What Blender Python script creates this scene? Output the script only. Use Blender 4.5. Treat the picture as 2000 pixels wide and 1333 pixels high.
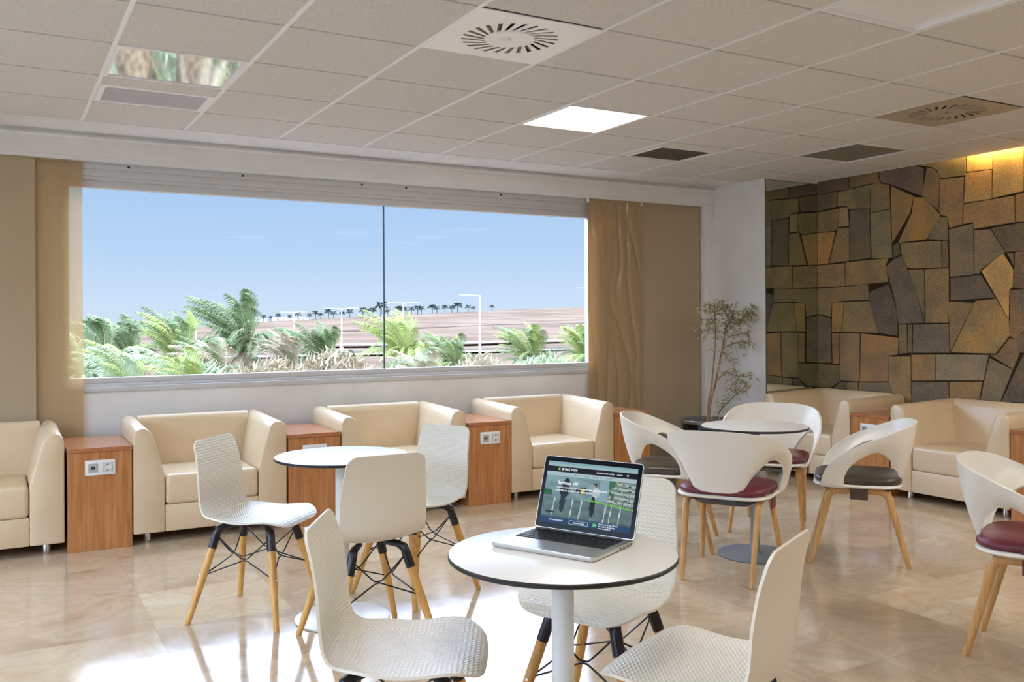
import bpy, bmesh, math, random
from mathutils import Vector, Matrix, noise
random.seed(7)
for o in list(bpy.data.objects): bpy.data.objects.remove(o)
SC = bpy.context.scene; COL = SC.collection; PI = math.pi

# ------------------------------------------------------------------ camera
CAM_H = 1.33; YAW = 0.51394; ROLL = -0.00475; FPX = 1787.13
cd = bpy.data.cameras.new('camera'); cam = bpy.data.objects.new('camera', cd); COL.objects.link(cam)
fw = Vector((math.sin(YAW), math.cos(YAW), 0)); rt = Vector((math.cos(YAW), -math.sin(YAW), 0)); up = Vector((0, 0, 1))
r2 = rt*math.cos(ROLL) + up*math.sin(ROLL); u2 = -rt*math.sin(ROLL) + up*math.cos(ROLL)
mw = Matrix((( r2.x, u2.x, -fw.x, 0), (r2.y, u2.y, -fw.y, 0), (r2.z, u2.z, -fw.z, CAM_H), (0, 0, 0, 1)))
cam.matrix_world = mw
cd.sensor_width = 36; cd.lens = FPX/2000*36; cd.shift_y = -(666.5-626.985)/2000; cd.clip_start = .05; cd.clip_end = 3000
SC.camera = cam
# ------------------------------------------------------------------ view
SC.view_settings.view_transform = 'Standard'; SC.view_settings.look = 'None'
SC.view_settings.gamma = 1; SC.view_settings.exposure = 0.24; SC.view_settings.use_curve_mapping = False
# ------------------------------------------------------------------ sky
def lin(c):
    return tuple(((v/255)/12.92 if v/255 <= .04045 else ((v/255+.055)/1.055)**2.4) for v in c[:3]) + (1,)
W = bpy.data.worlds.new('sky'); SC.world = W; W.use_nodes = True
nt = W.node_tree; nt.nodes.clear()
tc = nt.nodes.new('ShaderNodeTexCoord'); sx = nt.nodes.new('ShaderNodeSeparateXYZ'); nt.links.new(tc.outputs['Generated'], sx.inputs[0])
def ramp(nt, stops):
    r = nt.nodes.new('ShaderNodeValToRGB'); e = r.color_ramp.elements
    while len(e) > 1: e.remove(e[-1])
    e[0].position = stops[0][0]; e[0].color = stops[0][1]
    for p, c in stops[1:]:
        q = e.new(p); q.color = c
    return r
cr = ramp(nt, [(0, lin((206,220,236))), (.02, lin((202,221,244))), (.07, lin((184,210,241))), (.16, lin((166,200,237))), (.3, lin((196,214,248))), (.6, lin((196,216,250)))])
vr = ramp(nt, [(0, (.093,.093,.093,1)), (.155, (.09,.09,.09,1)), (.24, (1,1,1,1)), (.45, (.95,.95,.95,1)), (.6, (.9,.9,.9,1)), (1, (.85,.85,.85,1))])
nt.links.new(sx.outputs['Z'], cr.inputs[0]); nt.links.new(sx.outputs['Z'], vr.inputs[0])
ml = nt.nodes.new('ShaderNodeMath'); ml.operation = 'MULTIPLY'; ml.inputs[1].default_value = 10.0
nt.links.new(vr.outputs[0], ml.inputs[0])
bg = nt.nodes.new('ShaderNodeBackground'); wo = nt.nodes.new('ShaderNodeOutputWorld')
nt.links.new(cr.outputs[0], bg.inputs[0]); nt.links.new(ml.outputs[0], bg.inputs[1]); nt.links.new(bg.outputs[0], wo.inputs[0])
# ------------------------------------------------------------------ sun (behind the building, lights the garden only)
sd = bpy.data.lights.new('sun', 'SUN'); sd.energy = 2.0; sd.angle = .01; sd.color = (1, .95, .86)
so = bpy.data.objects.new('sun', sd); COL.objects.link(so)
so.rotation_euler = Vector((-.55, .62, -.85)).to_track_quat('-Z', 'Y').to_euler()
LAMP = 16.0          # radiance of the lit ceiling panels

# ------------------------------------------------------------------ materials
def mat(name, color, rough=.5, metal=0, spec=.5, emis=None, estr=1, coat=0):
    m = bpy.data.materials.new(name); m.use_nodes = True
    b = m.node_tree.nodes['Principled BSDF']
    b.inputs['Base Color'].default_value = lin(color); b.inputs['Roughness'].default_value = rough
    b.inputs['Metallic'].default_value = metal; b.inputs['Specular IOR Level'].default_value = spec
    if coat: b.inputs['Coat Weight'].default_value = coat; b.inputs['Coat Roughness'].default_value = .12
    if emis: b.inputs['Emission Color'].default_value = lin(emis); b.inputs['Emission Strength'].default_value = estr
    return m
def N(m, t, **kw):
    n = m.node_tree.nodes.new(t)
    for k, v in kw.items(): setattr(n, k, v)
    return n
def L(m, a, b): m.node_tree.links.new(a, b)
def pb(m): return m.node_tree.nodes['Principled BSDF']
def coords(m, which='Object', scale=(1,1,1), rot=(0,0,0)):
    t = N(m, 'ShaderNodeTexCoord'); mp = N(m, 'ShaderNodeMapping'); mp.inputs['Scale'].default_value = scale; mp.inputs['Rotation'].default_value = rot
    L(m, t.outputs[which], mp.inputs[0]); return mp.outputs[0]
def noisy(m, c1, c2, scale=5, detail=4, vec=None, lo=.35, hi=.65, rough=None, bump=0, bscale=None):
    v = vec or coords(m)
    n = N(m, 'ShaderNodeTexNoise'); n.inputs['Scale'].default_value = scale; n.inputs['Detail'].default_value = detail; L(m, v, n.inputs['Vector'])
    r = ramp(m.node_tree, [(lo, lin(c1)), (hi, lin(c2))]); L(m, n.outputs['Fac'], r.inputs[0]); L(m, r.outputs[0], pb(m).inputs['Base Color'])
    if bump:
        n2 = n
        if bscale:
            n2 = N(m, 'ShaderNodeTexNoise'); n2.inputs['Scale'].default_value = bscale; n2.inputs['Detail'].default_value = 5; L(m, v, n2.inputs['Vector'])
        b = N(m, 'ShaderNodeBump'); b.inputs['Strength'].default_value = bump; b.inputs['Distance'].default_value = .01
        L(m, n2.outputs['Fac'], b.inputs['Height']); L(m, b.outputs[0], pb(m).inputs['Normal'])
    return r
MAT = {}
MAT['white_wall'] = mat('white_wall', (230,229,227), .6, spec=.3); noisy(MAT['white_wall'], (228,227,225), (235,234,232), 3)
MAT['white_paint'] = mat('white_paint', (232,232,230), .35)
MAT['tile'] = mat('ceiling_tile', (224,224,224), .9, spec=.1); noisy(MAT['tile'], (206,203,198), (232,230,226), 260, 3, bump=.25)
MAT['grid'] = mat('grid_white', (246,247,250), .3)
MAT['alu'] = mat('window_aluminium', (204,203,202), .45, spec=.5)
MAT['gasket'] = mat('gasket', (60,74,90), .5)
MAT['chrome'] = mat('chrome', (210,210,208), .18, metal=1)
MAT['black'] = mat('black_plastic', (18,17,18), .35)
MAT['wire'] = mat('black_wire', (14,14,16), .3)
MAT['void'] = mat('dark_void', (40,37,33), .9, spec=0)
MAT['shell_plain'] = mat('shell_plain', (230,219,198), .32, spec=.45)
MAT['tub'] = mat('tub_shell', (238,232,219), .3, spec=.45)
MAT['edge'] = mat('table_edge', (26,24,24), .4)
MAT['toptable'] = mat('table_laminate', (236,232,222), .25, spec=.5)
MAT['colwhite'] = mat('column_white', (226,224,216), .3)
MAT['colgrey'] = mat('column_grey', (142,148,156), .35, metal=.3)
MAT['burgundy'] = mat('burgundy_leather', (104,32,44), .38, spec=.5); noisy(MAT['burgundy'], (96,28,40), (112,38,50), 8, bump=.08, bscale=220)
MAT['brown'] = mat('brown_leather', (62,50,42), .38, spec=.5); noisy(MAT['brown'], (64,52,38), (80,66,50), 8, bump=.08, bscale=220)
MAT['lap'] = mat('laptop_aluminium', (206,202,196), .3, metal=.75)
MAT['lapblack'] = mat('laptop_bezel', (5,5,6), .2, spec=.12)
MAT['key'] = mat('laptop_key', (20,16,18), .45)
MAT['bezelgrey'] = mat('touchpad', (188,188,190), .28, metal=.6)
MAT['socket'] = mat('socket_white', (232,232,228), .35)
MAT['socketdark'] = mat('socket_dark', (44,42,40), .5)
MAT['socketgrey'] = mat('socket_grey', (176,174,168), .4)
MAT['mirror'] = mat('mirror_glass', (205,212,202), .015, metal=1)
MAT['mirroredge'] = mat('mirror_edge', (70,96,84), .2)
MAT['lampmirror'] = mat('lamp_reflector', (236,236,236), .035, metal=1)
MAT['lampgrey'] = mat('lamp_grey', (150,146,138), .35, metal=.4)
MAT['lampolive'] = mat('lamp_olive', (150,146,128), .3)
MAT['lit'] = mat('lit_diffuser', (255,255,255), .5, emis=(250,249,248), estr=LAMP)
MAT['litcove'] = mat('lit_strip', (255,255,255), .5, emis=(255,206,110), estr=85)
MAT['grillemesh'] = mat('grille_mesh', (150,150,152), .5, metal=.4)
MAT['grilledark'] = mat('grille_dark', (74,68,58), .6, metal=.2)
MAT['screw'] = mat('screw', (60,58,60), .4, metal=.8)
MAT['pot'] = mat('pot_black', (22,20,20), .22); MAT['potrim'] = mat('pot_rim', (150,146,138), .25, metal=.7); MAT['soil'] = mat('soil', (58,44,34), .95)
MAT['bark'] = mat('bark', (150,118,86), .8); noisy(MAT['bark'], (120,90,62), (172,140,106), 30)
MAT['leaf'] = mat('leaf', (142,150,92), .5); MAT['leafdry'] = mat('leaf_dry', (196,186,148), .6)
# grille mesh pattern
for k, c1, c2, s in (('grillemesh', (140,142,148), (220,220,222), 90), ('grilledark', (40,36,30), (104,96,82), 70)):
    m = MAT[k]; w = N(m, 'ShaderNodeTexWave'); w.inputs['Scale'].default_value = s; w.bands_direction = 'Y'; L(m, coords(m), w.inputs['Vector'])
    r = ramp(m.node_tree, [(.3, lin(c1)), (.7, lin(c2))]); L(m, w.outputs['Fac'], r.inputs[0]); L(m, r.outputs[0], pb(m).inputs['Base Color'])
# leather
m = MAT['leather'] = mat('cream_leather', (214,196,160), .30, spec=.6)
noisy(m, (214,190,154), (222,200,165), 3, bump=.12, bscale=140)
# veneer
def wood(name, c1, c2, c3, sc, rough, vert=True):
    m = mat(name, c1, rough, spec=.4)
    v = coords(m, 'Object', (sc, sc, .9) if vert else (sc, .9, sc))
    n = N(m, 'ShaderNodeTexNoise'); n.inputs['Scale'].default_value = 3; n.inputs['Detail'].default_value = 6; n.inputs['Distortion'].default_value = .5; L(m, v, n.inputs['Vector'])
    r = ramp(m.node_tree, [(.3, lin(c1)), (.5, lin(c2)), (.7, lin(c3))]); L(m, n.outputs['Fac'], r.inputs[0]); L(m, r.outputs[0], pb(m).inputs['Base Color'])
    return m
MAT['veneer'] = wood('cherry_veneer', (162,102,56), (182,122,72), (196,140,88), 14, .3)
MAT['veneertop'] = wood('cherry_top', (170,108,70), (176,114,75), (183,121,82), 30, .2, False)
MAT['beech'] = wood('beech_wood', (196,142,72), (212,160,88), (222,174,104), 24, .38)
MAT['oak'] = wood('light_oak', (190,142,84), (206,158,98), (216,172,114), 24, .4)
# textured shell (wavy woven relief from UV)
m = MAT['shell'] = mat('shell_textured', (238,231,213), .3, spec=.5)
uv = N(m, 'ShaderNodeUVMap'); sp = N(m, 'ShaderNodeSeparateXYZ'); L(m, uv.outputs[0], sp.inputs[0])
def mth(op, a, b=None):
    n = N(m, 'ShaderNodeMath'); n.operation = op
    for i, q in enumerate((a, b)):
        if q is None: continue
        if isinstance(q, (int, float)): n.inputs[i].default_value = q
        else: L(m, q, n.inputs[i])
    return n.outputs[0]
tri = mth('ABSOLUTE', mth('SUBTRACT', mth('FRACT', mth('MULTIPLY', sp.outputs['X'], 46)), .5))
tri = mth('SINE', mth('MULTIPLY', sp.outputs['X'], 56*2*PI))
hgt = mth('SINE', mth('ADD', mth('MULTIPLY', sp.outputs['Y'], 2*PI*78), mth('MULTIPLY', tri, 1.15)))
b = N(m, 'ShaderNodeBump'); b.inputs['Strength'].default_value = .55; b.inputs['Distance'].default_value = .0019; L(m, hgt, b.inputs['Height']); L(m, b.outputs[0], pb(m).inputs['Normal'])
# floor marble
m = MAT['floor'] = mat('marble_floor', (206,186,158), .05, spec=.75)
v = coords(m, 'Object')
br = N(m, 'ShaderNodeTexBrick'); br.offset = 0; br.inputs['Scale'].default_value = 1; br.inputs['Brick Width'].default_value = .6; br.inputs['Row Height'].default_value = .6
br.inputs['Mortar Size'].default_value = .0015; br.inputs['Mortar Smooth'].default_value = .1; br.inputs['Bias'].default_value = 0
br.inputs['Color1'].default_value = (.15,.15,.15,1); br.inputs['Color2'].default_value = (.85,.85,.85,1); br.inputs['Mortar'].default_value = (.5,.5,.5,1); L(m, v, br.inputs['Vector'])
n1 = N(m, 'ShaderNodeTexNoise'); n1.inputs['Scale'].default_value = 2.4; n1.inputs['Detail'].default_value = 9; n1.inputs['Roughness'].default_value = .62; n1.inputs['Distortion'].default_value = .7
va = N(m, 'ShaderNodeVectorMath'); va.operation = 'ADD'; vs = N(m, 'ShaderNodeVectorMath'); vs.operation = 'SCALE'; vs.inputs['Scale'].default_value = 6
L(m, br.outputs['Color'], vs.inputs[0]); L(m, v, va.inputs[0]); L(m, vs.outputs[0], va.inputs[1]); L(m, va.outputs[0], n1.inputs['Vector'])
r1 = ramp(m.node_tree, [(.28, lin((166,142,114))), (.42, lin((190,167,137))), (.5, lin((199,178,149))), (.54, lin((188,166,138))), (.64, lin((204,186,159))), (.75, lin((212,197,173)))]); L(m, n1.outputs['Fac'], r1.inputs[0])
mx = N(m, 'ShaderNodeMix', data_type='RGBA', blend_type='OVERLAY'); mx.inputs[0].default_value = .22
L(m, r1.outputs[0], mx.inputs[6]); L(m, br.outputs['Color'], mx.inputs[7])
mx2 = N(m, 'ShaderNodeMix', data_type='RGBA'); L(m, br.outputs['Fac'], mx2.inputs[0]); L(m, mx.outputs[2], mx2.inputs[6]); mx2.inputs[7].default_value = lin((172,150,124))
L(m, mx2.outputs[2], pb(m).inputs['Base Color'])
n3 = N(m, 'ShaderNodeTexNoise'); n3.inputs['Scale'].default_value = 7; n3.inputs['Detail'].default_value = 5; L(m, v, n3.inputs['Vector'])
mr = N(m, 'ShaderNodeMapRange'); mr.inputs['To Min'].default_value = .04; mr.inputs['To Max'].default_value = .17; L(m, n3.outputs['Fac'], mr.inputs[0]); L(m, mr.outputs[0], pb(m).inputs['Roughness'])
# stone (per stone colour attribute + grain)
m = MAT['stone'] = mat('basalt_stone', (100,88,66), .85, spec=.2)
at = N(m, 'ShaderNodeAttribute', attribute_name='stone'); v = coords(m)
n1 = N(m, 'ShaderNodeTexNoise'); n1.inputs['Scale'].default_value = 130; n1.inputs['Detail'].default_value = 3; L(m, v, n1.inputs['Vector'])
n2 = N(m, 'ShaderNodeTexNoise'); n2.inputs['Scale'].default_value = 4.5; n2.inputs['Detail'].default_value = 5; L(m, v, n2.inputs['Vector'])
ra = ramp(m.node_tree, [(.3, (1.65,1.5,1.3,1)), (.7, (3.2,3.0,2.6,1))]); L(m, n1.outputs['Fac'], ra.inputs[0])
rb = ramp(m.node_tree, [(.35, (.78,.8,.86,1)), (.52, (1,1,1,1)), (.68, (1.22,1.08,.86,1))]); L(m, n2.outputs['Fac'], rb.inputs[0])
ma = N(m, 'ShaderNodeMix', data_type='RGBA', blend_type='MULTIPLY'); ma.inputs[0].default_value = 1; L(m, at.outputs['Color'], ma.inputs[6]); L(m, ra.outputs[0], ma.inputs[7])
mb = N(m, 'ShaderNodeMix', data_type='RGBA', blend_type='MULTIPLY'); mb.inputs[0].default_value = 1; L(m, ma.outputs[2], mb.inputs[6]); L(m, rb.outputs[0], mb.inputs[7]); L(m, mb.outputs[2], pb(m).inputs['Base Color'])
b = N(m, 'ShaderNodeBump'); b.inputs['Strength'].default_value = .5; b.inputs['Distance'].default_value = .006; L(m, n1.outputs['Fac'], b.inputs['Height']); L(m, b.outputs[0], pb(m).inputs['Normal'])
MAT['joint'] = mat('stone_joint', (62,52,40), .95, spec=0)
# glass pane: clear with a faint reflection
m = MAT['glass'] = bpy.data.materials.new('window_glass'); m.use_nodes = True; m.node_tree.nodes.clear()
o_ = N(m, 'ShaderNodeOutputMaterial'); t_ = N(m, 'ShaderNodeBsdfTransparent'); g_ = N(m, 'ShaderNodeBsdfGlossy'); g_.inputs['Roughness'].default_value = .02
t_.inputs[0].default_value = (.97,.985,.99,1); x_ = N(m, 'ShaderNodeMixShader'); x_.inputs[0].default_value = .0012
L(m, t_.outputs[0], x_.inputs[1]); L(m, g_.outputs[0], x_.inputs[2]); L(m, x_.outputs[0], o_.inputs[0])
# curtain films
def film(name, col, transp, rough, trans=.25, bump=0):
    m = bpy.data.materials.new(name); m.use_nodes = True; m.node_tree.nodes.clear()
    o = N(m, 'ShaderNodeOutputMaterial'); p = N(m, 'ShaderNodeBsdfPrincipled'); p.inputs['Base Color'].default_value = lin(col); p.inputs['Roughness'].default_value = rough; p.inputs['Specular IOR Level'].default_value = .5
    tl = N(m, 'ShaderNodeBsdfTranslucent'); tl.inputs[0].default_value = lin((min(255, col[0]+20), col[1], col[2]-20)); tp = N(m, 'ShaderNodeBsdfTransparent'); tp.inputs[0].default_value = (1,.95,.86,1)
    a = N(m, 'ShaderNodeMixShader'); a.inputs[0].default_value = trans; L(m, p.outputs[0], a.inputs[1]); L(m, tl.outputs[0], a.inputs[2])
    c = N(m, 'ShaderNodeMixShader'); c.inputs[0].default_value = transp; L(m, a.outputs[0], c.inputs[1]); L(m, tp.outputs[0], c.inputs[2]); L(m, c.outputs[0], o.inputs[0])
    if bump:
        n = N(m, 'ShaderNodeTexNoise'); n.inputs['Scale'].default_value = 3.2; n.inputs['Detail'].default_value = 2; n.inputs['Distortion'].default_value = 1.2; L(m, coords(m, 'Object', (3,1,1)), n.inputs['Vector'])
        b = N(m, 'ShaderNodeBump'); b.inputs['Strength'].default_value = bump; b.inputs['Distance'].default_value = .05; L(m, n.outputs['Fac'], b.inputs['Height']); L(m, b.outputs[0], p.inputs['Normal'])
    return m
MAT['film_matt'] = film('curtain_film', (204,188,156), .03, .55, .3)
MAT['film_sheer'] = film('curtain_film_sheer', (206,188,154), .60, .35, .35)
MAT['film_gloss'] = film('curtain_film_gloss', (202,180,142), .04, .09, .35, .0)
# outdoors
m = MAT['hill'] = mat('dry_hill', (176,140,120), .95, spec=0); noisy(m, (94,78,66), (112,95,81), .05, 8, lo=.38, hi=.62)
MAT['road'] = mat('road', (122,112,104), .9, spec=0); MAT['lampwhite'] = mat('lamp_post_white', (205,205,205), .5)
MAT['farwhite'] = mat('far_white', (196,194,190), .8)
MAT['frond'] = mat('frond_green', (100,118,72), .6); MAT['frondy'] = mat('frond_yellow', (144,156,78), .6); MAT['frondd'] = mat('frond_dry', (162,146,118), .8); MAT['frondpale'] = mat('frond_pale', (152,166,128), .7)  # the pale frond tone has the milky outdoor haze put into its colour
for k in ('frond','frondy','frondd','frondpale'):
    pass
MAT['ptrunk'] = mat('palm_trunk', (140,118,90), .9); noisy(MAT['ptrunk'], (110,90,66), (164,140,110), 9)
MAT['farpalm'] = mat('far_palm', (82,92,86), .9)  # greyed, lightened base colour stands in for distance haze

# ------------------------------------------------------------------ builders
def finish(name, bm, mats, parent=None, smooth=35, loc=None):
    me = bpy.data.meshes.new(name); bm.normal_update(); bm.to_mesh(me); bm.free()
    for q in (mats if isinstance(mats, (list, tuple)) else [mats]): me.materials.append(MAT[q])
    if smooth:
        for p in me.polygons: p.use_smooth = True
        me.set_sharp_from_angle(angle=math.radians(smooth))
    o = bpy.data.objects.new(name, me); COL.objects.link(o)
    if parent: o.parent = parent
    if loc: o.location = loc
    return o
def tag(o, label=None, cat=None, group=None, kind=None):
    if label: o['label'] = label
    if cat: o['category'] = cat
    if group: o['group'] = group
    if kind: o['kind'] = kind
    return o
def thing(name, label, cat, loc=(0,0,0), rz=0, group=None):
    o = bpy.data.objects.new(name, None); COL.objects.link(o); o.location = loc; o.rotation_euler = (0,0,rz); o.empty_display_size = .1
    return tag(o, label, cat, group)
def copy_tree(o, parent=None):
    c = o.copy(); COL.objects.link(c)
    if parent: c.parent = parent
    for ch in list(o.children): copy_tree(ch, c)
    return c
def setmat(bm, faces, i):
    for f in faces: f.material_index = i
def box(bm, a, b, bevel=0, seg=2, mi=0, M=None):
    a = Vector(a); b = Vector(b)
    vs = [bm.verts.new(((a.x, b.x)[i & 1], (a.y, b.y)[i >> 1 & 1], (a.z, b.z)[i >> 2 & 1])) for i in range(8)]
    fs = [bm.faces.new([vs[i] for i in q]) for q in ((0,2,3,1),(4,5,7,6),(0,1,5,4),(2,6,7,3),(0,4,6,2),(1,3,7,5))]
    setmat(bm, fs, mi)
    if bevel:
        es = list({e for f in fs for e in f.edges})
        r = bmesh.ops.bevel(bm, geom=es, offset=bevel, segments=seg, profile=.5, affect='EDGES')
        setmat(bm, r['faces'], mi); vs = list({v for f in r['faces'] for v in f.verts} | {v for v in vs if v.is_valid})
    if M:
        for v in vs: v.co = M @ v.co
    return vs
def prism(bm, pts, a, b, axis='y', bevel=0, seg=2, mi=0):
    """pts: outline; extruded along axis from a to b"""
    def P(p, t):
        return {'y': (p[0], t, p[1]), 'x': (t, p[0], p[1]), 'z': (p[0], p[1], t)}[axis]
    A = [bm.verts.new(P(p, a)) for p in pts]; B = [bm.verts.new(P(p, b)) for p in pts]; n = len(pts)
    fs = [bm.faces.new(A), bm.faces.new(B[::-1])] + [bm.faces.new((A[i], B[i], B[(i+1) % n], A[(i+1) % n])) for i in range(n)]
    setmat(bm, fs, mi)
    bmesh.ops.recalc_face_normals(bm, faces=fs)
    if bevel:
        es = list({e for f in fs for e in f.edges})
        r = bmesh.ops.bevel(bm, geom=es, offset=bevel, segments=seg, profile=.5, affect='EDGES'); setmat(bm, r['faces'], mi)
def frame_at(p0, p1):
    d = (Vector(p1)-Vector(p0)).normalized(); a = Vector((0,0,1)) if abs(d.z) < .9 else Vector((1,0,0))
    u = d.cross(a).normalized(); return u, d.cross(u).normalized()
def tube(bm, path, rad, n=8, mi=0, cap=True, flat=1):
    path = [Vector(p) for p in path]; rings = []
    for i, p in enumerate(path):
        q0 = path[max(i-1, 0)]; q1 = path[min(i+1, len(path)-1)]; u, w = frame_at(q0, q1)
        if rings and u.dot(pu) < 0: u = -u; w = -w
        if rings and abs(u.dot(pu)) < .5: u = (pu - (q1-q0).normalized()*pu.dot((q1-q0).normalized())).normalized(); w = (q1-q0).normalized().cross(u)
        pu = u
        r = rad[i] if isinstance(rad, (list, tuple)) else rad
        rings.append([bm.verts.new(p + u*r*math.cos(2*PI*k/n) + w*r*flat*math.sin(2*PI*k/n)) for k in range(n)])
    for a, b in zip(rings, rings[1:]):
        for k in range(n):
            f = bm.faces.new((a[k], a[(k+1) % n], b[(k+1) % n], b[k])); f.material_index = mi
    if cap:
        f = bm.faces.new(rings[0][::-1]); f.material_index = mi; f = bm.faces.new(rings[-1]); f.material_index = mi
    return rings
def lathe(bm, prof, n=48, c=(0,0,0), mi=0, mis=None):
    rings = []
    for r, z in prof:
        rings.append([bm.verts.new((c[0]+r*math.cos(2*PI*k/n), c[1]+r*math.sin(2*PI*k/n), c[2]+z)) for k in range(n)] if r > 1e-6 else [bm.verts.new((c[0], c[1], c[2]+z))])
    for i, (a, b) in enumerate(zip(rings, rings[1:])):
        q = mis[i] if mis else mi
        for k in range(n):
            if len(a) == 1: f = bm.faces.new((a[0], b[k], b[(k+1) % n]))
            elif len(b) == 1: f = bm.faces.new((a[k], b[0], a[(k+1) % n]))
            else: f = bm.faces.new((a[k], b[k], b[(k+1) % n], a[(k+1) % n]))
            f.material_index = q
def BM(): return bmesh.new()
def catmull(pts, sub=4):
    pts = [Vector(p) for p in pts]; out = []
    for i in range(len(pts)-1):
        p0 = pts[max(i-1,0)]; p1 = pts[i]; p2 = pts[i+1]; p3 = pts[min(i+2, len(pts)-1)]
        for k in range(sub):
            t = k/sub; out.append(.5*((2*p1) + (p2-p0)*t + (2*p0-5*p1+4*p2-p3)*t*t + (3*p1-p0-3*p2+p3)*t**3))
    out.append(pts[-1]); return out
def sheet(bm, G, th, mi_in=0, mi_out=1, uvs=None):
    """grid of points G[i][j] -> thick shell; first side keeps G, second is offset by the normal"""
    n = len(G); m_ = len(G[0]); G = [[Vector(p) for p in r] for r in G]
    def nrm(i, j):
        a = G[min(i+1,n-1)][j]-G[max(i-1,0)][j]; b = G[i][min(j+1,m_-1)]-G[i][max(j-1,0)]
        c = a.cross(b); return c.normalized() if c.length > 1e-9 else Vector((0,0,1))
    NN = [[nrm(i,j) for j in range(m_)] for i in range(n)]
    A = [[bm.verts.new(G[i][j] + NN[i][j]*th/2) for j in range(m_)] for i in range(n)]
    B = [[bm.verts.new(G[i][j] - NN[i][j]*th/2) for j in range(m_)] for i in range(n)]
    ul = bm.loops.layers.uv.verify() if uvs else None
    for i in range(n-1):
        for j in range(m_-1):
            f = bm.faces.new((A[i][j], A[i+1][j], A[i+1][j+1], A[i][j+1])); f.material_index = mi_in
            if uvs:
                for l, (a, b) in zip(f.loops, ((i,j),(i+1,j),(i+1,j+1),(i,j+1))): l[ul].uv = uvs[a][b]
            f = bm.faces.new((B[i][j+1], B[i+1][j+1], B[i+1][j], B[i][j])); f.material_index = mi_out
    loop = [(i,0) for i in range(n)] + [(n-1,j) for j in range(1,m_)] + [(i,m_-1) for i in range(n-2,-1,-1)] + [(0,j) for j in range(m_-2,0,-1)]
    for k in range(len(loop)):
        a = loop[k]; b = loop[(k+1) % len(loop)]
        f = bm.faces.new((A[b[0]][b[1]], A[a[0]][a[1]], B[a[0]][a[1]], B[b[0]][b[1]])); f.material_index = mi_out

# ================================================================== ROOM
CZ = 2.567; XR = 6.5; XL = -2.6; YB = -2.6; YW = 6.6; GX = -.1346; GY = 4.39
def struct(name, bm, m, **k):
    o = finish(name, bm, m, **k); o['kind'] = 'structure'; return o
bm = BM(); box(bm, (XL, YB, -.12), (XR+.2, YW+.35, 0)); struct('floor', bm, 'floor', smooth=0)
# ceiling: grid deck with 0.6 m tiles hanging a little below it
holes = {(1,0), (1,1), (3,-2), (5,0), (7,1), (9,0), (8,-2), (5,-4), (1,-6), (5,-8), (9,-6), (7,-6), (-3,-8), (9,-4), (9,-8), (-2,0)}
bm = BM(); YE = 6.14
x = -4
for i in range(-5, 12):
    for j in range(-12, 4):
        if (i, j) in holes: continue
        x0 = max(GX+.6*i+.011, XL); x1 = min(GX+.6*i+.589, 6.445); y0 = max(GY+.6*j+.008, YB); y1 = min(GY+.6*j+.592, YE)
        if i == 10: x1 = 6.445
        if i > 10 or x1-x0 < .02 or y1-y0 < .02: continue
        box(bm, (x0, y0, CZ), (x1, y1, CZ+.02), mi=0)
box(bm, (XL, YB, CZ+.012), (6.445, YE, CZ+.03), mi=1)
for i in range(-4, 12):                                        # main runners, a hair below the tiles
    x = GX+.6*i
    if XL < x-.01 and x+.01 < 6.43: box(bm, (x-.0105, YB, CZ-.0015), (x+.0105, YE, CZ+.012), mi=1)
box(bm, (XL, YE, CZ-.004), (5.9, YW+.1, CZ+.03), mi=2)       # plaster strip by the window
box(bm, (5.85, 5.83, CZ-.001), (6.445, 6.2, CZ+.03), mi=2)
box(bm, (6.425, YB, CZ-.002), (6.445, 5.86, CZ+.03), mi=1)
box(bm, (XL, YB, CZ+.2), (XR+.3, YW+.35, CZ+.3), mi=2)         # slab above
struct('ceiling', bm, ['tile', 'grid', 'white_wall'], smooth=0)
# window wall
WX0, WX1, WZ0, WZ1 = .42, 4.53, .958, 2.226
bm = BM()
box(bm, (XL, YW, 0), (XR+.2, YW+.22, .872)); box(bm, (XL, YW, .872), (WX0-.06, YW+.22, 2.42)); box(bm, (WX1+.07, YW, .872), (XR+.2, YW+.22, 2.42))
box(bm, (XL, YW-.09, 2.41), (5.85, YW+.22, CZ+.2)); box(bm, (5.73, YW-.09, 0), (5.9, YW, 2.41), bevel=.012)
struct('wall_window', bm, 'white_wall', smooth=30)
bm = BM(); prism(bm, [(YW-.09, 2.555), (YW-.105, 2.545), (YW-.115, 2.53), (YW-.10, 2.527), (YW-.09, 2.52)], XL, 5.85, 'x'); struct('trim_1', bm, 'white_paint', smooth=60)
# frame + panes
bm = BM()
box(bm, (WX0-.06, YW-.012, .872), (WX1+.07, YW+.10, .905), bevel=.003); box(bm, (WX0-.06, YW+.012, .905), (WX1+.07, YW+.10, .925), bevel=.003); box(bm, (WX0, YW+.03, .925), (WX1, YW+.10, WZ0+.006), bevel=.004)
box(bm, (WX0-.06, YW-.012, 2.345), (WX1+.07, YW+.10, 2.41), bevel=.003); box(bm, (WX0-.06, YW+.0, 2.30), (WX1+.07, YW+.10, 2.345), bevel=.003); box(bm, (WX0-.06, YW+.012, 2.275), (WX1+.07, YW+.10, 2.30), bevel=.002); box(bm, (WX0, YW+.03, WZ1), (WX1, YW+.10, 2.275), bevel=.003)
box(bm, (WX0-.06, YW+.005, .9), (WX0, YW+.10, 2.35), bevel=.003); box(bm, (WX1, YW+.005, .9), (WX1+.07, YW+.10, 2.35), bevel=.003)
win = struct('window_1', bm, 'alu', smooth=30)
for a, b_ in ((WX0, 2.618), (2.626, WX1)):
    bm = BM(); box(bm, (a, YW+.06, WZ0), (b_, YW+.066, WZ1)); finish('window_pane', bm, 'glass', win, smooth=0)
bm = BM(); box(bm, (2.618, YW+.055, WZ0), (2.626, YW+.07, WZ1)); finish('glass_joint', bm, 'gasket', win)
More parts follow.
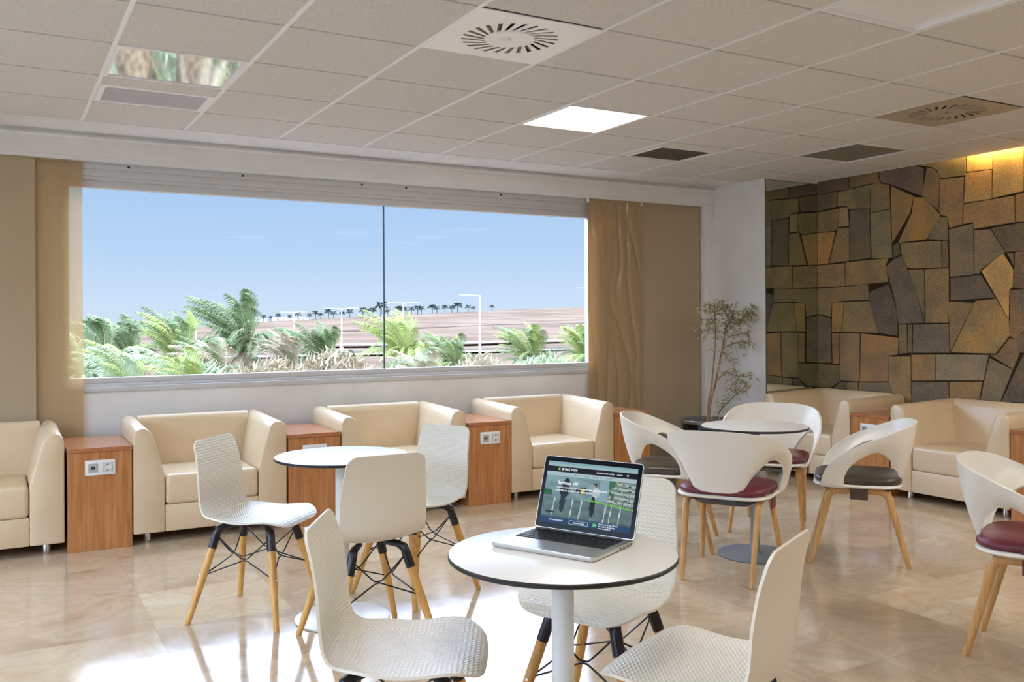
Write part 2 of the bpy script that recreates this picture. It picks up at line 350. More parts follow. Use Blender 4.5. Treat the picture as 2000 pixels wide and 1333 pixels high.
for sxx, szz in ((.78, 2.368), (1.53, 2.368), (2.42, 2.366), (2.78, 2.366), (3.62, 2.366)):
    bm = BM(); lathe(bm, [(0, 0), (.008, 0), (.008, .006), (0, .008)], 12); 
    for v in bm.verts: v.co = Vector((sxx+v.co.x, YW-.012-v.co.z, szz+v.co.y))
    finish('screw', bm, 'screw', win)
# return wall, mirror wall, stone wall
bm = BM(); box(bm, (5.85, 5.87, 0), (XR+.2, YW+.1, CZ+.1)); struct('wall_return', bm, 'white_wall', smooth=0)
bm = BM(); box(bm, (5.856, 5.862, .02), (6.495, 5.869, 2.555), mi=1); box(bm, (5.859, 5.8615, .023), (6.49, 5.866, 2.552), mi=0)
tag(finish('wall_mirror', bm, ['mirror', 'mirroredge'], smooth=0), 'tall frameless wall mirror beside the stone wall, reflecting the stones', 'mirror')
STONES=[([(5.838,2.581),(5.516,2.581),(5.516,2.464),(5.636,2.469),(5.835,2.463)],(80,66,62)),
([(5.509,2.58),(5.214,2.581),(5.195,2.477),(5.316,2.485),(5.51,2.47)],(96,82,62)),
([(5.204,2.579),(4.848,2.576),(4.775,2.541),(4.785,2.318),(5.096,2.455),(5.185,2.484)],(84,72,70)),
([(4.747,2.545),(4.694,2.529),(4.641,2.482),(4.629,2.441),(4.642,2.182),(4.794,2.319)],(100,86,66)),
([(4.839,2.578),(4.409,2.58),(4.41,2.434),(4.624,2.44),(4.65,2.499),(4.703,2.539)],(100,92,70)),
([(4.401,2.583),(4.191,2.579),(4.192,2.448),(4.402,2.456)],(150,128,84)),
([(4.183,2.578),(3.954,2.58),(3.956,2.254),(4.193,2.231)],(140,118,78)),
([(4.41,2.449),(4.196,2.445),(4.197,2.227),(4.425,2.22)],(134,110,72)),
([(4.624,2.432),(4.423,2.423),(4.431,2.213),(4.437,2.06),(4.547,2.039),(4.568,2.135),(4.616,2.145),(4.637,2.182)],(108,92,70)),
([(5.835,2.458),(5.636,2.465),(5.655,2.326),(5.835,2.31)],(88,76,58)),
([(5.632,2.456),(5.316,2.476),(5.205,2.478),(5.292,2.422),(5.297,2.278),(5.517,2.293),(5.539,2.322),(5.641,2.328)],(100,90,68)),
([(5.286,2.464),(5.195,2.477),(5.1,2.451),(5.093,2.25),(5.293,2.238)],(98,86,68)),
([(5.086,2.443),(4.868,2.328),(4.906,2.194),(5.075,1.962)],(112,92,62)),
([(4.868,2.32),(4.776,2.306),(4.625,2.152),(4.751,1.97),(5.021,1.958),(4.887,2.192)],(118,96,62)),
([(4.742,1.969),(4.643,2.138),(4.568,2.13),(4.562,1.947)],(92,86,72)),
([(4.425,2.213),(4.023,2.23),(4.02,2.035),(4.346,2.013),(4.346,2.067),(4.432,2.06)],(118,96,66)),
([(4.016,2.235),(3.951,2.246),(3.952,2.033),(4.017,2.035)],(112,88,60)),
([(5.829,2.3),(5.615,2.312),(5.638,2.147),(5.665,2.114),(5.837,2.12)],(106,90,62)),
([(5.611,2.317),(5.528,2.312),(5.518,2.145),(5.634,2.147)],(112,98,76)),
([(5.511,2.284),(5.301,2.278),(5.289,1.851),(5.505,1.838)],(80,72,64)),
([(5.293,2.235),(5.093,2.244),(5.076,1.838),(5.279,1.845)],(98,92,76)),
([(5.837,2.115),(5.665,2.109),(5.747,1.826),(5.838,1.825)],(132,102,58)),
([(5.638,2.138),(5.514,2.132),(5.514,1.839),(5.734,1.83)],(100,88,66)),
([(5.838,1.818),(5.563,1.824),(5.56,1.622),(5.84,1.62)],(112,92,66)),
([(5.552,1.829),(5.109,1.84),(5.139,1.783),(5.116,1.64),(5.554,1.622)],(110,92,66)),
([(5.069,1.945),(5.011,1.958),(4.993,1.87),(5.06,1.837)],(80,74,64)),
([(4.998,1.956),(4.621,1.947),(4.618,1.735),(4.889,1.74),(4.936,1.755),(4.983,1.865)],(106,94,70)),
([(4.614,1.946),(4.565,1.945),(4.558,1.735),(4.615,1.735)],(88,78,66)),
([(5.06,1.828),(4.979,1.856),(4.936,1.747),(4.881,1.622),(4.772,1.297),(5.015,1.289),(5.043,1.463),(5.139,1.766)],(84,78,70)),
([(4.923,1.732),(4.775,1.731),(4.772,1.321)],(92,86,68)),
([(4.768,1.73),(4.558,1.727),(4.56,1.297),(4.767,1.297)],(108,92,66)),
([(4.556,2.029),(4.349,2.059),(4.345,1.663),(4.546,1.656)],(96,88,74)),
([(4.338,2.005),(4.21,2.001),(4.094,1.821),(4.286,1.703),(4.299,1.668),(4.34,1.67)],(98,88,72)),
([(4.205,2.008),(3.952,2.029),(3.953,1.819),(4.091,1.821)],(84,74,64)),
([(4.084,1.814),(4.027,1.811),(4.029,1.71)],(84,78,68)),
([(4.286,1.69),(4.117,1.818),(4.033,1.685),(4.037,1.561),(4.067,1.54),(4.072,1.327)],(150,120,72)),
([(4.021,1.816),(3.953,1.819),(3.955,1.546),(4.031,1.549)],(92,76,62)),
([(4.541,1.648),(4.291,1.66),(4.173,1.484),(4.542,1.472)],(82,76,66)),
([(4.571,1.467),(4.341,1.45),(4.544,1.071),(4.551,1.297)],(104,88,66)),
([(4.333,1.465),(4.17,1.479),(4.069,1.319),(4.063,1.202),(4.175,1.066),(4.539,1.066)],(118,98,64)),
([(4.061,1.54),(3.955,1.543),(3.956,1.239),(4.021,1.173),(4.063,1.202)],(96,80,64)),
([(5.84,1.609),(5.554,1.617),(5.321,1.631),(5.306,1.494),(5.587,1.491),(5.709,1.476),(5.721,1.351),(5.841,1.379)],(98,86,66)),
([(5.301,1.562),(5.11,1.623),(5.024,1.38),(5.025,1.19),(5.222,1.213),(5.302,1.485)],(78,70,66)),
([(5.704,1.479),(5.576,1.482),(5.604,1.218),(5.71,1.217)],(116,92,60)),
([(5.572,1.482),(5.302,1.485),(5.218,1.213),(5.6,1.218)],(106,92,64)),
([(5.841,1.37),(5.721,1.337),(5.716,0.941),(5.844,0.936)],(84,76,62)),
([(5.706,1.205),(5.626,1.209),(5.628,0.93),(5.701,0.933)],(106,84,60)),
([(5.622,1.209),(5.407,1.208),(5.414,0.788),(5.62,0.786)],(106,90,68)),
([(5.396,1.208),(5.016,1.174),(5.026,1.033),(5.114,1.022),(5.119,0.805),(5.409,0.789)],(114,90,62)),
([(5.015,1.284),(4.939,1.284),(4.931,1.052),(5.011,1.042)],(96,86,66)),
([(4.929,1.284),(4.888,1.284),(4.889,1.053),(4.927,1.052)],(90,84,66)),
([(4.877,1.284),(4.555,1.29),(4.553,1.063),(4.884,1.054)],(88,80,70)),
([(5.114,1.017),(4.903,1.024),(4.899,0.67),(5.047,0.651),(5.115,0.797)],(112,94,66)),
([(4.897,1.037),(4.675,1.047),(4.676,0.837),(4.894,0.825)],(114,92,64)),
([(4.67,1.047),(4.23,1.057),(4.271,0.86),(4.671,0.838)],(104,96,82)),
([(4.225,1.035),(4.044,0.953),(4.138,0.715),(4.301,0.706)],(98,88,70)),
([(4.222,1.057),(4.167,1.059),(4.063,1.187),(4.006,1.166),(3.991,1.076),(4.04,0.957)],(104,84,62)),
([(3.956,1.232),(3.957,1.08),(3.988,1.079),(4.059,1.069),(4.059,1.15)],(86,76,66)),
([(3.957,1.072),(3.959,0.717),(4.133,0.704),(4.022,0.946)],(78,70,62)),
([(5.844,0.927),(5.612,0.924),(5.62,0.777),(5.725,0.717),(5.845,0.71)],(84,76,58)),
([(5.62,0.777),(5.559,0.78),(5.555,0.714),(5.691,0.714)],(84,76,62)),
([(5.548,0.776),(5.43,0.782),(5.427,0.71),(5.548,0.711)],(96,86,66)),
([(5.42,0.783),(5.115,0.8),(5.047,0.655),(5.42,0.702)],(90,82,66)),
([(4.895,0.817),(4.562,0.836),(4.555,0.688),(4.895,0.671)],(86,78,66)),
([(4.554,0.836),(4.279,0.852),(4.307,0.706),(4.551,0.688)],(112,90,62))]
def inset_poly(p, d):
    c = sum(p[0:1], Vector((0,0))) if False else Vector((sum(q[0] for q in p)/len(p), sum(q[1] for q in p)/len(p)))
    out = []; n = len(p)
    area = sum(p[i][0]*p[(i+1) % n][1]-p[(i+1) % n][0]*p[i][1] for i in range(n)); s = 1 if area > 0 else -1
    for i in range(n):
        a = Vector(p[i-1]); b = Vector(p[i]); c2 = Vector(p[(i+1) % n])
        e1 = (b-a).normalized(); e2 = (c2-b).normalized(); n1 = Vector((-e1.y, e1.x))*s; n2 = Vector((-e2.y, e2.x))*s
        m_ = (n1+n2); L_ = m_.length
        out.append(b + (m_/L_)*d/max(.5, L_/2) if L_ > .1 else b + n1*d)
    return out
bm = BM(); cl = bm.loops.layers.float_color.new('stone'); rs = random.Random(4)
def stone(p, c, dy=0, dz=0):
    p = [(5.866 if a > 5.80 else a, b) for a, b in p]; q = inset_poly([(a+dy, b) for a, b in p], .0003); q = [(a, max(.0, min(CZ+.1, b+dz))) for a, b in q]
    d = rs.uniform(0, .006); q2 = inset_poly(q, .003); n = len(q)
    xs = (XR+.03, XR-d+.004, XR-d)
    R = [[bm.verts.new((xs[0], a, b)) for a, b in q], [bm.verts.new((xs[1], a, b)) for a, b in q], [bm.verts.new((xs[2], a, b)) for a, b in q2]]
    fs = [bm.faces.new(R[2])]
    for A, B in zip(R, R[1:]):
        for i in range(n): fs.append(bm.faces.new((A[i], A[(i+1) % n], B[(i+1) % n], B[i])))
    bmesh.ops.recalc_face_normals(bm, faces=fs)
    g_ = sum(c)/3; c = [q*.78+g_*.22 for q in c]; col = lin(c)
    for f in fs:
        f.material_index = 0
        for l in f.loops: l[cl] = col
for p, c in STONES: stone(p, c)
def rows(y0, y1, z0, z1, hs):                      # plainer masonry where the photo shows little or nothing of the wall
    z = z0
    while z < z1-.05:
        h = min(z1-z, rs.uniform(*hs)); y = y0
        if z1-z-h < .08: h = z1-z
        while y < y1-.02:
            w = min(rs.uniform(.14, .36), y1-y)
            if y1-y-w < .08: w = y1-y
            k = rs.uniform(-.015, .015)
            stone([(y, z), (y+w, z+k*.4), (y+w-.004, z+h), (y+.003, z+h)], rs.choice([(98,86,66), (84,76,64), (112,90,62), (90,82,68), (120,96,60)])); y += w
        z += h
rows(3.95, 5.86, 0, .70, (.18, .3)); rows(YB, 3.95, 0, CZ+.1, (.16, .3))
box(bm, (XR+.006, YB, -.05), (XR+.2, 5.9, CZ+.25), mi=1)
struct('wall_right', bm, ['stone', 'joint'], smooth=0)
# cove strip hidden above the ceiling edge, toward the camera side
bm = BM(); box(bm, (6.40, 3.0, CZ+.06), (6.44, 4.30, CZ+.09)); tag(finish('cove_light', bm, 'litcove', smooth=0), 'warm strip light hidden above the ceiling edge, washing the stone wall', 'light')
# back and left walls (behind the camera / outside the frame)
bm = BM(); box(bm, (XL-.2, YB-.2, -.12), (XR+.2, YB, CZ+.25)); struct('wall_back', bm, 'white_wall', smooth=0)
bm = BM(); box(bm, (XL-.2, YB, -.12), (XL, YW+.3, .5)); box(bm, (XL-.2, YB, 2.4), (XL, YW+.3, CZ+.25)); box(bm, (XL-.2, YB, .5), (XL, -.6, 2.4)); box(bm, (XL-.2, 6.1, .5), (XL, YW+.3, 2.4)); struct('wall_left', bm, 'white_wall', smooth=0)
bm = BM()
for y in (-.6, 1.05, 2.7, 4.35, 6.05): box(bm, (XL-.12, y, .5), (XL-.04, y+.06, 2.4), bevel=.004)
box(bm, (XL-.12, -.6, .5), (XL-.04, 6.11, .56)); box(bm, (XL-.12, -.6, 2.34), (XL-.04, 6.11, 2.4))
w2 = struct('window_2', bm, 'alu', smooth=30)
bm = BM(); box(bm, (XL-.085, -.56, .54), (XL-.08, 6.08, 2.36)); finish('window_pane', bm, 'glass', w2, smooth=0)

# ------------------------------------------------------------------ curtains
bm = BM(); box(bm, (XL, YW-.075, 2.393), (5.73, YW-.015, 2.41)); 
for yy in (YW-.068, YW-.05, YW-.032): box(bm, (XL, yy-.002, 2.385), (5.73, yy+.002, 2.394))
struct('trim_2', bm, 'white_paint', smooth=0)
def curtain(x0, x1, y, m, label, wav=0, seed=0, z0=.06):
    t = thing('panel_curtain', label, 'curtain', ((x0+x1)/2, y, z0), 0, None)
    bm = BM(); hw = (x1-x0)/2; nx, nz = (24, 40) if wav < .01 else (70, 150); rr = random.Random(seed); G = []
    for i in range(nz+1):
        z = (2.385-z0)*i/nz; row = []
        for j in range(nx+1):
            u = j/nx*2-1; k = (1-i/nz)**1.5
            zi = 40*i/nz; dy = wav*(.6*math.sin(u*3.1+zi*.22+seed)*math.sin(zi*.35) + math.sin(u*2.2+seed))*(.25+.75*k)
            dx = wav*.35*math.sin(zi*.3+seed)*k
            if wav >= .01:
                q = Vector((u*1.9+seed, z*1.5+u*.8, 1.7)); dy += .014*(1-abs(noise.noise(q)*2))**4 * min(1, (1-abs(u))*6) + .003*noise.noise(q*3.1)
            row.append((u*hw+dx, dy, z))
        G.append(row)
    sheet(bm, G, .0012, 0, 0); finish('fabric', bm, m, t, smooth=70)
    bm = BM(); box(bm, (-hw, -.006, 2.375-z0), (hw, .006, 2.392-z0)); finish('top_rail', bm, 'film_matt', t)
    if wav:
        for s in (-1, 1):
            bm = BM(); box(bm, (s*hw-.008, -.008, 2.35-z0), (s*hw+.008, .008, 2.393-z0), bevel=.002); finish('glider', bm, 'white_paint', t)
    return t
curtain(-.60, .223, YW-.050, 'film_matt', 'beige panel curtain cut off by the left edge, left of the sheer one')
curtain(.215, .497, YW-.030, 'film_sheer', 'sheer beige panel curtain overlapping the left end of the window')
curtain(4.456, 5.03, YW-.050, 'film_gloss', 'glossy wrinkled beige panel curtain at the right end of the window', .012, 3)
curtain(5.024, 5.72, YW-.034, 'film_matt', 'flat matt beige panel curtain behind the potted plant')
curtain(-1.4, -.62, YW-.034, 'film_matt', 'beige panel curtain in the far left corner, outside the photo')

# ------------------------------------------------------------------ ceiling fittings
def cell(i, j): return (GX+.6*i, GY+.6*j)
def light_panel(i, j, m, label, cat='ceiling light', rec=0, group=None):
    x, y = cell(i, j); t = thing('ceiling_light', label, cat, (x+.3, y+.3, CZ), 0, group)
    bm = BM()
    for a, b_ in (((-.289,-.291), (.289,-.275)), ((-.289,.275), (.289,.291)), ((-.289,-.275), (-.273,.275)), ((.273,-.275), (.289,.275))): box(bm, (a[0], a[1], -.003), (b_[0], b_[1], .02+rec))
    finish('frame', bm, 'grid', t, smooth=0)
    bm = BM(); box(bm, (-.275, -.277, .002+rec), (.275, .277, .01+rec)); finish('diffuser', bm, m, t, smooth=0)
    return t
light_panel(5, 0, 'lit', 'square ceiling light glowing warm white, the only lit panel in view')
light_panel(1, 0, 'lampmirror', 'square mirror-bright ceiling light at the left, reflecting the garden palms')
light_panel(9, 0, 'lampgrey', 'unlit grey square ceiling light near the stone wall')
light_panel(5, -4, 'lampolive', 'unlit recessed ceiling light with olive-grey glass at the top edge of the photo', rec=.03)
for i, j in ((1,-6), (5,-8), (9,-6), (7,-6), (-3,-8), (9,-4), (9,-8), (-2,0)):  # added lit panels in the unseen part of the ceiling, for fill light
    light_panel(i, j, 'lit', 'added square ceiling light out of view, brightening the room', group='added fill lights in the unseen part of the ceiling')
def diffuser(i, j, m, label, rz=0):
    x, y = cell(i, j); t = thing('swirl_diffuser', label, 'air vent', (x+.3, y+.3, CZ-.004), rz)
    bm = BM(); n = 24; R0, R1 = .108, .212; h = .2935
    # plate with 24 slanted slots: build as sectors between slots
    def ringpt(r, a): return (r*math.cos(a), r*math.sin(a))
    def sq(a):
        c, s = math.cos(a), math.sin(a); k = h/max(abs(c), abs(s)); return (c*k, s*k)
    sk = .30; da = 2*PI/n; sw = .52
    def V(p, z=0): return bm.verts.new((p[0], p[1], z))
    for k in range(n):
        a = k*da
        # slot spans angle a..a+sw*da at both radii, skewed outward by sk
        i0, i1, i2 = ringpt(R0, a), ringpt(R0, a+da*.62), ringpt(R0, a+da)
        o0, o1, o2 = ringpt(R1, a+sk), ringpt(R1, a+sk+da*.40), ringpt(R1, a+sk+da)
        bm.faces.new([V(i1), V(i2), V(o2), V(o1)])                       # web
        s0, s1 = sq(a+sk), sq(a+sk+da); pts = [o0, o1, o2, s1]
        ca, cb = math.floor((a+sk-PI/4)/(PI/2)), math.floor((a+sk+da-PI/4)/(PI/2))
        if ca != cb: pts.append(sq(PI/4+cb*PI/2))
        pts.append(s0); bm.faces.new([V(p) for p in pts])
    bmesh.ops.remove_doubles(bm, verts=bm.verts, dist=1e-5)
    for f in bm.faces:
        if f.normal.z > 0: f.normal_flip()
    r = bmesh.ops.extrude_face_region(bm, geom=list(bm.faces))
    for v in [g for g in r['geom'] if isinstance(g, bmesh.types.BMVert)]: v.co.z += .004
    finish('plate', bm, m, t, smooth=20)
    bm = BM(); lathe(bm, [(0, .004), (.018, .004), (.03, -.002), (.075, -.006), (.108, -.004), (.112, .0), (.112, .006), (0, .006)], 48); finish('centre_disc', bm, m, t)
    bm = BM(); lathe(bm, [(0, -.003), (.006, -.003), (.006, .004)], 12); finish('screw', bm, 'chrome', t)
    bm = BM()
    for k in range(n):
        a = k*da; p = ringpt(R0, a), ringpt(R1, a+sk), ringpt(R1, a+sk+da*.42), ringpt(R0, a+da*.6)
        vs = [bm.verts.new((p[0][0], p[0][1], .001)), bm.verts.new((p[1][0], p[1][1], .001)), bm.verts.new((p[2][0], p[2][1], .0125)), bm.verts.new((p[3][0], p[3][1], .0125))]
        bm.faces.new(vs)
    finish('blades', bm, 'vent_blade', t, smooth=0)
    bm = BM(); box(bm, (-.24, -.24, .013), (.24, .24, .0155)); finish('duct_box', bm, 'void', t, smooth=0)
    return t
MAT['vent_white'] = mat('vent_white', (252,252,252), .3); MAT['vent_blade'] = mat('vent_blade', (120,108,92), .5); MAT['vent_beige'] = mat('vent_beige', (178,168,146), .4)
diffuser(3, -2, 'vent_white', 'white square swirl air vent at the top centre of the ceiling')
diffuser(8, -2, 'vent_beige', 'beige square swirl air vent at the right of the ceiling')
def grille(i, j, x0, x1, y0, y1, m, fr, label, fw_=.03):
    x, y = cell(i, j); t = thing('ceiling_grille', label, 'air vent', (x+(x0+x1)/2, y+(y0+y1)/2, CZ-.006), 0)
    a = (x1-x0)/2; b_ = (y1-y0)/2; bm = BM()
    for p, q in (((-a,-b_), (a,-b_+fw_)), ((-a,b_-fw_), (a,b_)), ((-a,-b_+fw_), (-a+fw_,b_-fw_)), ((a-fw_,-b_+fw_), (a,b_-fw_))): box(bm, (p[0], p[1], 0), (q[0], q[1], .014))
    finish('frame', bm, fr, t, smooth=0)
    bm = BM(); box(bm, (-a+fw_, -b_+fw_, .005), (a-fw_, b_-fw_, .009)); finish('mesh', bm, m, t, smooth=0)
    bm = BM(); X0, X1, Y0, Y1 = -(x0+x1)/2+.011, .589-(x0+x1)/2, -(y0+y1)/2+.008, .592-(y0+y1)/2
    box(bm, (X0, Y0, .006), (X1, Y1, .026)); finish('backing_tile', bm, 'tile', t, smooth=0)
grille(1, 1, .012, .588, .17, .57, 'grillemesh', 'grid', 'white framed ceiling grille with fine grey mesh beside the mirror-bright light')
grille(7, 1, .06, .57, .14, .57, 'grilledark', 'grid', 'dark brown ceiling grille above the glossy curtain', .022)

# ================================================================== ARMCHAIRS AND SIDE TABLES
def make_armchair(name, w=.92, d=.66):
    """front faces -y, origin centre of footprint front edge at y=0"""
    t = thing(name, None, 'armchair'); h = w/2
    for s in (-1, 1):
        bm = BM()
        F = [(h, .065), (h, .645), (h-.006, .666), (h-.019, .683), (h-.040, .693), (h-.066, .693), (h-.088, .682), (h-.105, .662), (h-.116, .632), (h-.178, .40), (h-.178, .065)]
        if s < 0: F = [(-a, b) for a, b in F]
        prism(bm, F, 0, d, 'y', .008, 2)
        for v in bm.verts:                                # the arm top rises slightly toward the back
            if v.co.z > .5: v.co.z += (v.co.z-.5)/.2*.022*(v.co.y/d)
        finish('arm', bm, 'leather', t, smooth=50)
    bm = BM(); prism(bm, [(d-.16, .30), (d-.085, .672), (d-.07, .70), (d-.045, .718), (d-.016, .716), (d, .70), (d, .065), (d-.16, .065)], -h+.10, h-.10, 'x', .012, 3); finish('backrest', bm, 'leather', t, smooth=60)
    bm = BM(); vs = box(bm, (-h+.181, -.004, .225), (h-.181, d-.10, .405), .028, 4)
    for v in bm.verts:
        if v.co.z > .35:
            v.co.z += .012*max(0, 1-(v.co.x/(h-.18))**2)*max(0, 1-((v.co.y-d*.42)/(d*.5))**2)
    finish('seat_cushion', bm, 'leather', t, smooth=60)
    bm = BM(); box(bm, (-h+.180, .004, .065), (h-.180, d-.14, .226), .006, 2); finish('base_panel', bm, 'leather', t, smooth=50)
    for sx_ in (-1, 1):
        for y in (.115, d-.09):
            bm = BM(); lathe(bm, [(0, 0), (.024, 0), (.025, .004), (.025, .066), (0, .066)], 24, (sx_*(h-.09), y, 0)); finish('foot', bm, 'chrome', t)
    return t
YF = 5.845
ac = make_armchair('armchair')
spots = [(-.118, YF, 0, 'cream leather armchair cut off by the left edge of the photo'),
 (1.170, YF, 0, 'cream leather armchair second from left, behind the textured chair with spread legs'),
 (2.460, YF, 0, 'cream leather armchair below the window centre, third in the row'),
 (3.752, YF, 0, 'cream leather armchair below the right end of the window, behind the laptop'),
 (5.81, 5.392, PI/2, 'cream leather armchair in the mirror corner by the stone wall'),
 (5.81, 4.10, PI/2, 'cream leather armchair at the right along the stone wall, seat fully in view'),
 (5.81, 2.80, PI/2, 'cream leather armchair along the stone wall beyond the right edge of the photo')]
for i, (x, y, rz, lb) in enumerate(spots):
    o = ac if i == 0 else copy_tree(ac)
    o.location = (x, y, 0); o.rotation_euler = (0, 0, -rz)
    if rz: o.location = (x, y, 0)
    o['label'] = lb; o['group'] = 'cream armchairs along the walls'
def make_side_table():
    t = thing('side_table', None, 'side table'); w = .35; d = .60
    bm = BM(); box(bm, (-w/2, -.004, .575), (w/2, d, .600), .0015, 1); finish('table_top', bm, 'veneertop', t, smooth=30)
    bm = BM(); box(bm, (-w/2+.002, 0, 0), (w/2-.002, .02, .574), .001, 1); finish('front_panel', bm, 'veneer', t, smooth=30)
    for s in (-1, 1):
        bm = BM(); box(bm, (s*(w/2-.02), .02, 0) if s > 0 else (-w/2+.002, .02, 0), (w/2-.002, d, .574) if s > 0 else (-w/2+.02, d, .574)); finish('side_panel', bm, 'veneer', t, smooth=0)
    sp_ = BM(); box(sp_, (-.081, -.008, .440), (.081, 0, .528), .002, 2); sk = finish('socket_plate', sp_, 'socket', t)
    bm = BM(); box(bm, (-.064, -.011, .459), (-.014, -.008, .509), .002, 1, 0); box(bm, (-.05, -.0115, .475), (-.028, -.0105, .493), mi=1)
    box(bm, (-.0385, -.012, .477), (-.0395, -.0113, .491), mi=0); finish('usb_outlet', bm, ['socketgrey', 'socketdark'], sk, smooth=30)
    bm = BM(); lathe(bm, [(.0235, 0), (.0235, .004), (.0205, .004), (.0195, -.004), (0, -.004)], 32, mis=[0,0,1,1])
    lathe(bm, [(.003, .0005), (0, .0005)], 10, (-.009, .0, -.004), 2); lathe(bm, [(.003, .0005), (0, .0005)], 10, (.009, 0, -.004), 2); box(bm, (-.003, .013, -.004), (.003, .02, .002), mi=2); box(bm, (-.003, -.02, -.004), (.003, -.013, .002), mi=2)
    for v in bm.verts: v.co = Vector((.040+v.co.x, -.0085-v.co.z, .484+v.co.y))
    box(bm, (.015, -.0105, .459), (.065, -.008, .4605), mi=1); box(bm, (.015, -.0105, .5075), (.065, -.008, .509), mi=1); box(bm, (.015, -.0105, .459), (.0165, -.008, .509), mi=1); box(bm, (.0635, -.0105, .459), (.065, -.008, .509), mi=1)
    bmesh.ops.recalc_face_normals(bm, faces=bm.faces); finish('power_outlet', bm, ['socket', 'socketgrey', 'socketdark'], sk, smooth=30)
    return t
st = make_side_table()
for i, (x, y, rz, lb) in enumerate([(.530, YF, 0, 'cherry veneer side table with white socket plate, leftmost, under the sheer curtain'),
 (1.815, YF, 0, 'cherry veneer side table half hidden behind the white round table top at left'),
 (3.113, YF, 0, 'cherry veneer side table with socket plate, right of the tall-backed white chair'),
 (4.392, YF, 0, 'cherry veneer side table behind the leftmost tub chair, right of the armchairs row'),
 (5.81, 4.745, PI/2, 'cherry veneer side table between the two armchairs on the stone wall'),
 (5.81, 3.455, PI/2, 'cherry veneer side table cut off at the right edge of the photo')]):
    o = st if i == 0 else copy_tree(st)
    o.location = (x, y, 0); o.rotation_euler = (0, 0, -rz); o['label'] = lb; o['group'] = 'cherry side tables between armchairs'

# ================================================================== SHELL CHAIRS ON WOODEN LEGS
def shell_mesh():
    prof = [(.232,.428),(.222,.441),(.19,.452),(.12,.452),(.04,.444),(-.05,.438),(-.12,.440),(-.168,.455),(-.190,.488),(-.197,.535),(-.198,.59),(-.200,.65),(-.206,.715),(-.216,.775),(-.221,.800)]
    P = catmull([(a, 0, b) for a, b in prof], 5); n = len(P); S = [0]
    for a, b in zip(P, P[1:]): S.append(S[-1]+(b-a).length)
    T = S[-1]; nj = 28; G = []; U = []
    wk = [(0,.212),(.18,.222),(.36,.214),(.50,.192),(.60,.188),(.74,.186),(.86,.178),(.95,.170),(1,.166)]
    def W_(s):
        for (a, u), (b, v) in zip(wk, wk[1:]):
            if s <= b:
                k = (s-a)/(b-a); k = k*k*(3-2*k); return u+(v-u)*k
        return wk[-1][1]
    # denser rows near the two rounded ends
    rows_ = []
    for i in range(61):
        rows_.append(.5-.5*math.cos(PI*i/60))
    def at(s):
        x = s*T
        for k in range(n-1):
            if x <= S[k+1] or k == n-2:
                f = (x-S[k])/(S[k+1]-S[k]); return P[k].lerp(P[k+1], min(1, max(0, f))), (P[k+1]-P[k]).normalized()
    for s in rows_:
        p, tg = at(s); d0 = s*T; d1 = (1-s)*T; w = W_(s)
        r0, r1 = .115, .042
        if d0 < r0: w -= r0-math.sqrt(max(0, r0*r0-(r0-d0)**2))
        if d1 < r1: w -= r1-math.sqrt(max(0, r1*r1-(r1-d1)**2))
        w = max(w, .02); nrm = Vector((-tg.z, 0, tg.x)); nrm = -nrm if nrm.dot(Vector((.6,0,.8))) < 0 else nrm
        seatk = max(0, 1-s/.5); backk = max(0, (s-.5)/.5); bend = math.exp(-((s-.5)/.16)**2)
        row = []; ru = []
        for j in range(nj+1):
            y = 1-2*j/nj; yy = y*w; q = abs(yy)/.21
            c = (.012*seatk*q**2.4*min(1, s/.12) - .016*q**2*max(0, 1-s/.10) + .030*bend*q**2.2 + .020*q**2*math.sin(PI*min(1, backk)))
            row.append(p + nrm*c + Vector((0, yy, 0))); ru.append((yy+.25, s*T))
        G.append(row); U.append(ru)
    bm = BM(); sheet(bm, G, .0075, 0, 1, U); return bm
